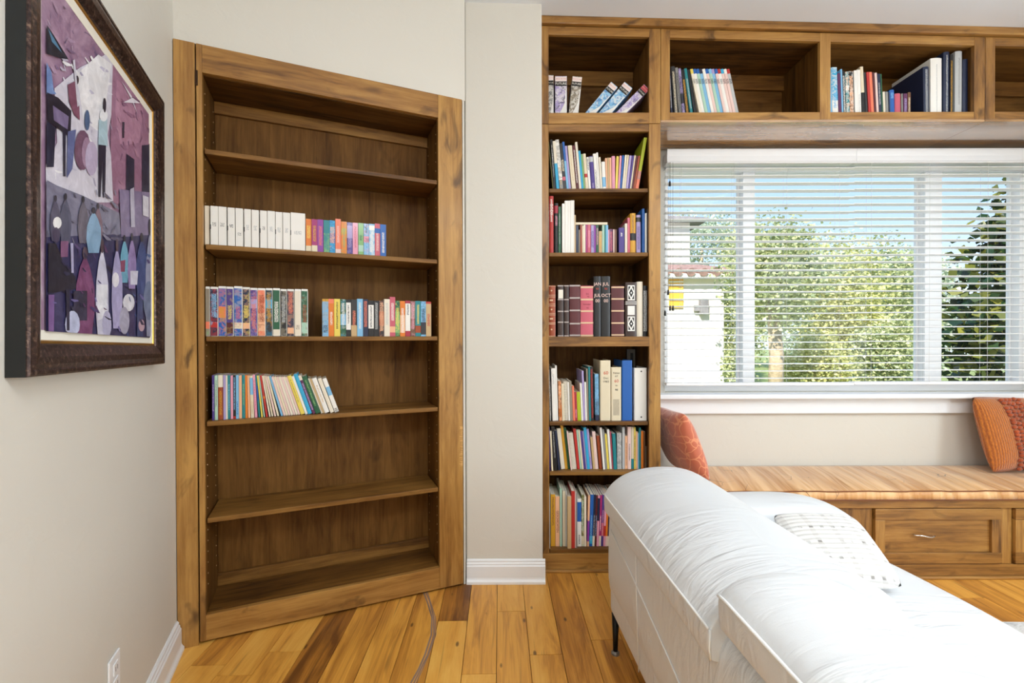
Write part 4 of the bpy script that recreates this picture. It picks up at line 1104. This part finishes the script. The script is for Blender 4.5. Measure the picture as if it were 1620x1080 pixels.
for z0, z1 in ((.665, .945), (.395, .565), (.10, .37)):
    pn = MB().box(W_*.18, W_*.82, -.0012, .002, H_*z0, H_*z1).build('ornament_panel', 'band_white', q[0])
    if z1-z0 > .2:
        zc = (z0+z1)/2*H_; hz = (z1-z0)*.42*H_; m = MB()
        for s_ in (1, -1):
            m.poly([(W_*.5+s_*W_*.25, -.0015, zc+hz), (W_*.5+s_*W_*.25, -.0015, zc+hz*.25), (W_*.5+s_*W_*.06, -.0015, zc+hz)]); m.poly([(W_*.5+s_*W_*.25, -.0015, zc-hz), (W_*.5+s_*W_*.25, -.0015, zc-hz*.25), (W_*.5+s_*W_*.06, -.0015, zc-hz)])
        m.poly([(W_*.5-W_*.2, -.0015, zc), (W_*.5, -.0015, zc-hz*.7), (W_*.5+W_*.2, -.0015, zc), (W_*.5, -.0015, zc+hz*.7)]); m.build('diamond_ornament', 'ink_black', q[0])
        m = MB(); m.poly([(W_*.5-W_*.08, -.0017, zc), (W_*.5, -.0017, zc-hz*.2), (W_*.5+W_*.08, -.0017, zc), (W_*.5, -.0017, zc+hz*.2)]); m.build('diamond_centre', 'band_white', q[0])
bands(q, (.635, .60), 'band_white', .004)
r = row(FT, (860, 545, .12040), .794, .034, """
48 72 330 white ink=black:.2:.8:.3
74 103 265 charcoal ink=white:.1:.7:.3
118 168 312 white ink=silver:.7:.9:.2
170 192 275 white
205 242 475 peach pic=.7 band=orange:.1:.3 ink=brown:.1:.5
246 274 512 cream
276 325 487 ivory k=spiral
328 352 490 white
355 384 482 taupe
388 416 542 coral
418 446 620 crimson ink=pink:.1:.4:.3
449 496 620 lime
498 522 505 white
524 548 342 lilac
550 572 492 white
574 594 316 taupe
600 622 290 teal
625 661 290 black ink=red:.05:.95:.3
680 729 385 sky ink=navy:.05:.4:.4 band=navy:0:.12 pic=.3
742 882 207 cream k=binder l=thick_cream_binder_with_handwritten_date
888 1022 297 cream k=binder ink=taupe:.1:.4:.3 l=shorter_cream_binder_with_handwriting
1030 1166 207 blue k=binder l=plain_blue_ring_binder
1190 1371 307 white k=binder l=wide_white_ring_binder
""", 'fourth row of the tall bookcase', 1005, lean=((100, 1.5), (300, 1.5), (500, 2.5), (600, 1.), (690, 1.), (740, 0)), depth=.21, lim=(IX0, IX1), seed=9)
b_ = r[19]
for t_, z, mt, sz in (('60', .79, 'ink_red', .026), ('Dec', .705, 'ink_black', .016), ('1983', .645, 'ink_black', .016)): letters(t_, sz, mt, b_[0], (b_[2]*.55, -.0008, b_[3]*z))
b_ = r[20]
for t_, z, mt, sz in (('Fabian', .89, 'ink_black', .014), ('AT', .83, 'ink_black', .013), ('60', .74, 'ink_red', .024), ('to', .66, 'ink_black', .014), ('98', .575, 'ink_black', .016)): letters(t_, sz, mt, b_[0], (b_[2]*.52, -.0008, b_[3]*z))
b_ = r[22]
for z in (.065, .935): MB().tube([(b_[2]*.55, -.0012, b_[3]*z), (b_[2]*.55, .001, b_[3]*z)], .0042, 10).build('ring_rivet', 'ring', b_[0])
ua = FT.hit(860+1095*.1204, 570, .262)[0]; gz = FT.hit(1000, 545+62*.1204, .262)[1]
gb = thing('picture_frame', 'dark grey frame standing behind the white binder in the tall bookcase', 'frame', FT.at(ua, .262, .7945), 0.)
UB = .719-ua; MB().box(0, UB, .004, .012, 0, gz-.794).build('backing', 'charcoal_' if False else plain('frame_dark', '#15171d', .3), gb)
MB().box(0, UB, 0, .012, gz-.794-.022, gz-.794).box(0, .02, 0, .012, 0, gz-.794-.022).box(UB-.012, UB, 0, .012, 0, gz-.794-.022).build('frame_border', plain('grey_frame', '#77726d', .5), gb)
row(FT, (860, 665, .11111), .530, .05, """
60 92 92 purple w=-.03
110 137 150 cream w=-.03
150 198 96 black ink=silver:.3:.9:.12 w=-.03
205 237 140 navy w=-.02
250 306 110 ivory
308 345 62 gold
347 380 100 green
383 406 150 blush w=-.02
410 472 178 ivory k=spiral w=-.01
480 516 115 red
520 546 130 mint
548 571 130 cream
573 601 150 purple
603 620 150 lilac
622 661 96 cyan
663 693 120 lilac ink=purple:.1:.3
705 736 235 tan
738 781 155 blush
795 833 215 rust
850 876 100 white w=-.01
878 906 125 grey
908 936 190 yellow
944 975 125 white
977 994 160 rose
1000 1044 185 teal w=-.01
1048 1112 180 silver pic=.8 band=white:2:3 ink=grey:.0:1:.5
1122 1156 95 silver
1160 1196 220 peach ink=brown:.1:.8:.15
1198 1246 90 blush ink=charcoal:.2:.6:.15
1250 1286 92 cream band=teal:0:.24
1288 1311 95 yellow ink=brown:.2:.8:.3
1313 1341 160 peach
1343 1356 180 sky
1358 1386 100 teal ink=green:.2:.8
1388 1421 150 orange
1424 1450 160 brown
1455 1497 370 taupe
""", 'fifth row of the tall bookcase', 690, lean=((60, 0), (100, 2), (160, 3.2), (200, 5), (280, 6.2), (440, 6.), (640, 5.2), (760, 5), (860, 4.7), (960, 4.1), (1020, 2.6), (1050, .6), (1110, 0)), depth=.17, lim=(IX0, IX1), seed=10)
r = row(FT, (860, 755, .14359), .119, .038, """
48 72 125 silver w=-.026
80 129 187 gold ink=brown:.4:.95:.2
131 176 210 peach
180 203 120 mint
210 241 150 cream
243 257 150 silver
260 306 210 tan w=-.024
308 344 150 red w=-.024
346 356 165 blush w=-.02
358 371 170 grey w=-.02
373 416 235 white band=blue:.52:.93 ink=black:.05:.25:.2
418 446 192 olive pic=.5 band=cream:0:.2 ink=mint:.3:.9
448 471 212 ivory
478 499 197 peach band=violet:.1:.5
501 536 190 blue ink=sky:.1:.6:.2 band=cyan:.05:.2
538 560 190 navy ink=silver:.2:.6:.2 band=ivory:0:.2
562 581 195 maroon ink=sky:.2:.6
583 606 200 pink band=navy:.5:.95
608 631 195 magenta ink=white:.3:.6:.2 band=ivory:0:.2
633 656 192 purple ink=pink:.2:.7 band=rose:.2:.45
658 679 195 pink band=red:.2:.4
681 701 200 orange band=blush:0:.2
703 722 205 navy band=ivory:0:.2
724 745 205 sky
748 770 200 red
773 800 195 cream
804 830 200 teal
""", 'lowest row of the tall bookcase', 755, lean=((470, 0), (490, -1.6), (700, -1.8)), depth=.19, lim=(IX0, IX1), seed=11)
letters('GESCHICHTEN', .0175, 'ink_maroon', r[2][0], (r[2][2]/2, -.0012, r[2][3]*.5), True)

# --- cabinet over the tall bookcase: boxed film sets
ZD = 2.3595+.0205
r = row(FT, (860, 100, .11111), ZD, .03, """
58 142 168 grey pic=.6 band=white:2:3 ink=charcoal:.1:.2
164 332 183 lilac pic=.6 band=white:2:3 ink=navy:2:3 lean=0
345 482 183 taupe pic=.6 band=white:2:3 ink=charcoal:2:3 lean=-6
450 640 265 sky pic=.6 band=white:2:3 ink=blue:2:3 lean=-40
672 862 265 sky pic=.6 band=white:2:3 ink=blue:2:3 lean=-40
892 1115 300 lilac pic=.6 band=white:2:3 ink=purple:2:3 lean=-45
""", 'cabinet above the tall bookcase', 695, 'box', depth=.135, lim=(.1955, .722), seed=12)
M['cap_white'] = plain('box_cap', '#ecdcd6', .5); M['cap_red'] = plain('box_cap_red', '#c9525a', .5)
for i, q in enumerate(r):
    xo, W_, H_ = q[6], q[2], q[3]; t_ = q[0]
    MB().box(xo+.001, xo+W_-.001, -.001, .003, H_*.885, H_*.985).build('title_strip', 'cap_white' if i in (1,) else 'cap_red' if i in (5,) else 'cap_white', t_)
    MB().box(xo+.001, xo+W_-.001, -.001, .003, H_*.785, H_*.88).build('title_strip', 'ink_black', t_)
    letters('FUTURE', W_*.27, 'ink_white', t_, (xo+W_/2, -.0016, H_*.832)); letters('BACK TO THE', W_*.135, 'cap_red' if i != 5 else 'ink_white', t_, (xo+W_/2, -.0016, H_*.935))
    # painted swoosh at the foot of each spine
    m = MB(); m.poly([(xo+.001, -.0011, .001), (xo+W_*.98, -.0011, .001), (xo+W_*.98, -.0011, H_*.75), (xo+W_*.90, -.0011, H_*.72), (xo+W_*.82, -.0011, H_*.42), (xo+W_*.4, -.0011, H_*.2)]); m.build('pale_swoosh', 'band_white', t_)
ZD = 2.377+.0205
row(FT, (1040, 60, .185185), ZD, .03, """
104 134 235 navy ink=silver:.2:.8:.3 d=.24
148 184 240 charcoal ink=cream:.1:.9:.25 d=.24
186 214 252 grey ink=charcoal:.1:.9:.3
216 242 258 lilac pic=.5 band=charcoal:.3:.5 ink=navy
245 278 270 black ink=gold:.1:.8:.3
286 312 258 teal ink=silver:.2:.8
316 345 268 black
""", 'first bay of the cabinet over the window', 630, 'book', lean=((104, 3), (250, 6), (330, 9)), depth=.21, lim=(.831, 1.617), seed=13)
cols = 'yellow blue blue navy white blue sky lilac blue red cyan white red'.split()
tint = 'ivory white mint sky white blush mint sky blush white blush blush silver'.split()
row(FT, (1040, 60, .185185), ZD, .03, '\n'.join('%d %d 262 %s band=%s:.905:1 ink=charcoal:.70:.80:.4' % (366+i*26.3, 366+(i+1)*26.3-1, tint[i], cols[i]) for i in range(13)), 'first bay of the cabinet over the window', 630, 'magazine', lean=((340, 11.8), (700, 12.2)), depth=.20, lim=(.831, 1.617), seed=14)
row(FT, (1300, 40, .203692), ZD, .03, """
66 84 330 sky
86 131 325 cyan pic=.6 band=white:.0:.35 ink=sky:.2:.5
134 156 372 plum
158 171 340 sky
173 191 355 black ink=white:.1:.9:.35
193 220 360 teal pic=.6 band=white:.6:.7 ink=peach:.7:.9
222 253 355 black pic=.7 band=white:2:3 ink=peach:.1:.9:.4
262 285 350 white
286 311 345 white ink=silver:.1:.5
319 342 320 cream band=black:.1:.5 ink=black:.1:.5
346 363 365 charcoal
365 387 362 red
389 410 362 coral
412 428 365 maroon
430 447 368 blush
449 470 376 navy ink=silver:.3:.8
471 480 378 green
482 499 515 ivory
501 521 515 grey
524 534 518 navy
536 571 500 blue k=book ink=sky:.7:.9:.3
575 619 528 rose k=book
621 633 530 grey
636 667 530 plum ink=lilac:.2:.8:.3
670 692 520 brown ink=cream:.1:.8:.3
798 841 320 navy k=book ink=silver:.1:.95:.2 d=.25
852 938 253 white k=book ink=silver:.1:.9:.06 d=.25
950 996 205 navy k=book ink=silver:.1:.95:.15 d=.25
998 1020 225 black k=book ink=gold:.1:.9:.25 d=.25
1040 1094 200 silver k=book ink=grey:.2:.9:.12 d=.25
1100 1156 262 navy k=book d=.24
""", 'second bay of the cabinet over the window', 670, lean=((300, 2.), (320, 3.), (420, 3.5), (520, 2.), (700, 0), (790, 1.2), (940, 0)), depth=.16, lim=(1.673, 2.4255), seed=15)

# ------------------------------------------------------------------ outside the window
def leafm(name, a, b, c, rough=.5):
    k = NT(name); g = k.n('NewGeometry'); rnd = g.outputs['Random Per Island']; n = k.noise(g.outputs['Position'], .9, 2)
    f = k.math('ADD', k.math('MULTIPLY', rnd, .6), k.math('MULTIPLY', n, .5))
    d = k.n('BsdfDiffuse', {'Color': k.ramp(f, [(.25, lin(a)), (.55, lin(b)), (.85, lin(c))])}); t = k.n('BsdfTranslucent', {'Color': k.ramp(f, [(.25, lin(a)), (.55, lin(b)), (.85, lin(c))])})
    gl = k.n('BsdfGlossy', {'Roughness': rough}); m1 = k.n('MixShader', {0: .3, 1: d.outputs[0], 2: t.outputs[0]}); m2 = k.n('MixShader', {0: .06, 1: m1.outputs[0], 2: gl.outputs[0]})
    k.t.links.new(m2.outputs[0], k.out.inputs[0]); return k.m
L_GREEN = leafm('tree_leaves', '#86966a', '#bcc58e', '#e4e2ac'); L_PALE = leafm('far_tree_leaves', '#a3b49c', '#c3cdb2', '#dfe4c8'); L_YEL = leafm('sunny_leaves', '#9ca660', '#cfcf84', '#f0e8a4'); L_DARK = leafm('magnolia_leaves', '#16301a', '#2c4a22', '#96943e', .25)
M['bark'] = plain('pale_bark', '#bda98c', .9, var=.2, bump=(20, .6, .03)); M['stucco'] = plain('cream_stucco', '#efe7da', .9, bump=(60, .2, .005)); M['roof'] = plain('grey_shingle', '#8d8a8c', .9, var=.2); M['clay'] = plain('clay_tile', '#9a7c72', .8, var=.3)
def foliage(n, radii, size, seed, shape='ball', clusters=110, parent=None, mat=None, dz=0.):
    rr = random.Random(seed); V = []; Fc = []; cl = []
    for _ in range(clusters):
        while True:
            p = Vector((rr.uniform(-1, 1), rr.uniform(-1, 1), rr.uniform(-1, 1)))
            if .35 < p.length < 1: break
        if shape == 'cone':
            t = rr.random()**.8; k = min(1., (1-t)*1.7+.03); a = rr.uniform(0, 6.28); q = rr.uniform(.35, 1.); p = Vector((k*q*math.cos(a), k*q*math.sin(a), -1+2*(1-(1-t))*1.0)) if False else Vector((k*q*math.cos(a), k*q*math.sin(a), -1+2*t))
        cl.append(p)
    for i in range(n):
        c = cl[i % clusters]; s = .16 if shape == 'ball' else .10
        p = Vector(((c.x+rr.gauss(0, s))*radii[0], (c.y+rr.gauss(0, s))*radii[1], (c.z+rr.gauss(0, s))*radii[2]+dz))
        d = Vector((rr.gauss(0, 1), rr.gauss(0, 1), rr.gauss(0, .6))).normalized(); e_ = d.cross(Vector((rr.gauss(0, 1), rr.gauss(0, 1), rr.gauss(0, 1)))).normalized()
        L = size*rr.uniform(.7, 1.2); w = L*.36; b = len(V)
        V += [p, p+d*L*.5+e_*w, p+d*L, p+d*L*.5-e_*w]; Fc.append((b, b+1, b+2, b+3))
    me = bpy.data.meshes.new('foliage'); me.from_pydata([tuple(v) for v in V], [], Fc); me.materials.append(mat); o = bpy.data.objects.new('foliage', me); COL.objects.link(o); o.parent = parent; o['kind'] = 'stuff'
    return o
GZ = -.25
def tree(name, label, loc, h, radii, n, size, seed, mat, trunk=.09, shape='ball', fz=None, group=None):
    t = thing(name, label, 'tree' if 'tree' in name else 'shrub', (loc[0], loc[1], GZ), 0., group)
    rr = random.Random(seed); th = h*.75
    MB().tube([(0, 0, 0), (.03, 0, th*.4), (-.04, .02, th*.75), (.02, 0, th)], [trunk, trunk*.9, trunk*.7, trunk*.4], 9).build('trunk', 'bark', t, smooth=True)
    foliage(n, radii, size, seed, shape, parent=t, mat=mat, dz=(fz if fz is not None else h-radii[2]))
    return t
def X(px, Y): return (px-810)/F*Y
gnd = MB().box(-20, 40, 2.95, 60, GZ-.2, GZ).build('ground', plain('lawn', '#8c9a5c', .95, var=.3, bump=(30, .6, .03))); struct(gnd)
tree('tree', 'leafy tree with a pale thick trunk outside the window', (X(1226, 9), 9), 3.75, (.92, .9, 1.0), 9000, .085, 31, L_GREEN, .15, fz=2.75)
tree('tree', 'yellow-green tree right of the pale trunk outside', (X(1330, 12), 12), 3.9, (1.15, .8, 1.5), 9000, .10, 32, L_YEL, .10)
tree('tree', 'green tree in the middle of the garden outside', (X(1395, 14.5), 14.5), 4.3, (1.35, .9, 1.9), 9000, .12, 33, L_GREEN, .12)
tree('tree', 'pale tall tree just right of the house corner', (X(1172, 15), 15), 5.2, (.75, .9, 2.6), 6000, .12, 35, L_GREEN, .12)
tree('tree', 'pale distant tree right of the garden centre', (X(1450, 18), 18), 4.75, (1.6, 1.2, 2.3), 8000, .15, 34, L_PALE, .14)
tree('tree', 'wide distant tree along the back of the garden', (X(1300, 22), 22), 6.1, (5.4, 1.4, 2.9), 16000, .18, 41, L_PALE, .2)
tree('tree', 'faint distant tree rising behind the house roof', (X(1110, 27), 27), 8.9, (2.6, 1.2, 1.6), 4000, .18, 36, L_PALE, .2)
tree('shrub', 'sunny yellow shrub low in the garden outside', (X(1290, 10.2), 10.2), 1.5, (.72, .5, .75), 6000, .075, 37, L_YEL, .04)
tree('shrub', 'green shrub low in the garden beside the yellow shrub', (X(1405, 10.4), 10.4), 1.9, (.74, .5, .95), 6000, .085, 38, L_GREEN, .04)
tree('shrub', 'small green shrub by the white house corner', (X(1160, 9.9), 9.9), 1.2, (.17, .25, .5), 1500, .08, 39, L_GREEN, .03)
tree('magnolia_tree', 'dark glossy magnolia tree close to the right window pane', (X(1668, 5.6), 5.6), 3.5, (1.40, 1.2, 1.90), 9000, .15, 40, L_DARK, .10, 'cone', fz=1.75)
hs = thing('house', 'white stucco house with clay tile eave seen through the left pane', 'house', (X(1145, 11), 11, GZ))
def H_(x0, x1, y0, y1, z0, z1): return MB().box(x0, x1, y0, y1, z0, z1)
zE = onY(1100, 432, 10.8).z-GZ; zE2 = onY(1100, 352, 14).z-GZ
H_(-7, 0, 0, 6, 0, zE-.03).build('wall', 'stucco', hs); H_(-7, .35, 3, 8, zE-.03, zE2).build('upper_wall', 'stucco', hs)
MB().hexa([(-7, -.25, zE-.10), (.12, -.25, zE-.10), (.12, 3, zE+.55), (-7, 3, zE+.55), (-7, -.25, zE-.02), (.12, -.25, zE-.02), (.12, 3, zE+.63), (-7, 3, zE+.63)]).build('eave_slab', 'stucco', hs)
for k in range(9):
    x = -.0-k*.30
    MB().tube([(x, -.30, zE+.01), (x, 1.3, zE+.34), (x, 2.95, zE+.66)], .10, 10).build('roof_tile', 'clay', hs)
zr = onY(1050, 340, 13.8).z-GZ
MB().hexa([(-7, 2.7, zE2+.0), (.8, 2.7, zE2+.0), (.8, 8.3, zE2), (-7, 8.3, zE2), (-7, 2.7, zE2+.50), (.8, 2.7, zE2+.08), (.8, 8.3, zE2+.1), (-7, 8.3, zE2+.6)]).build('upper_roof', 'roof', hs)
xa, xb = X(1058, 11)-X(1145, 11), X(1080, 11)-X(1145, 11)
wnd = MB().box(xa, xb, -.04, .0, onY(1070, 487, 11).z-GZ, onY(1070, 432, 11).z-GZ).build('amber_window', plain('amber_glass', '#f0b64c', .4), hs)
for k in range(1, 4):
    z = onY(1070, 432+k*14, 11).z-GZ; MB().box(xa, xb, -.06, -.041, z-.02, z+.02).build('glazing_bar', 'stucco', wnd)
lx = X(1111, 11)-X(1145, 11); lz = onY(1110, 497, 10.9).z-GZ
l = MB().box(lx-.10, lx+.10, -.16, -.01, lz, lz+.38).build('wall_lantern', 'roof', hs, bevel=.02); MB().box(lx-.06, lx-.22, -.10, -.03, lz+.08, lz+.22).build('lantern_bracket', 'roof', l)
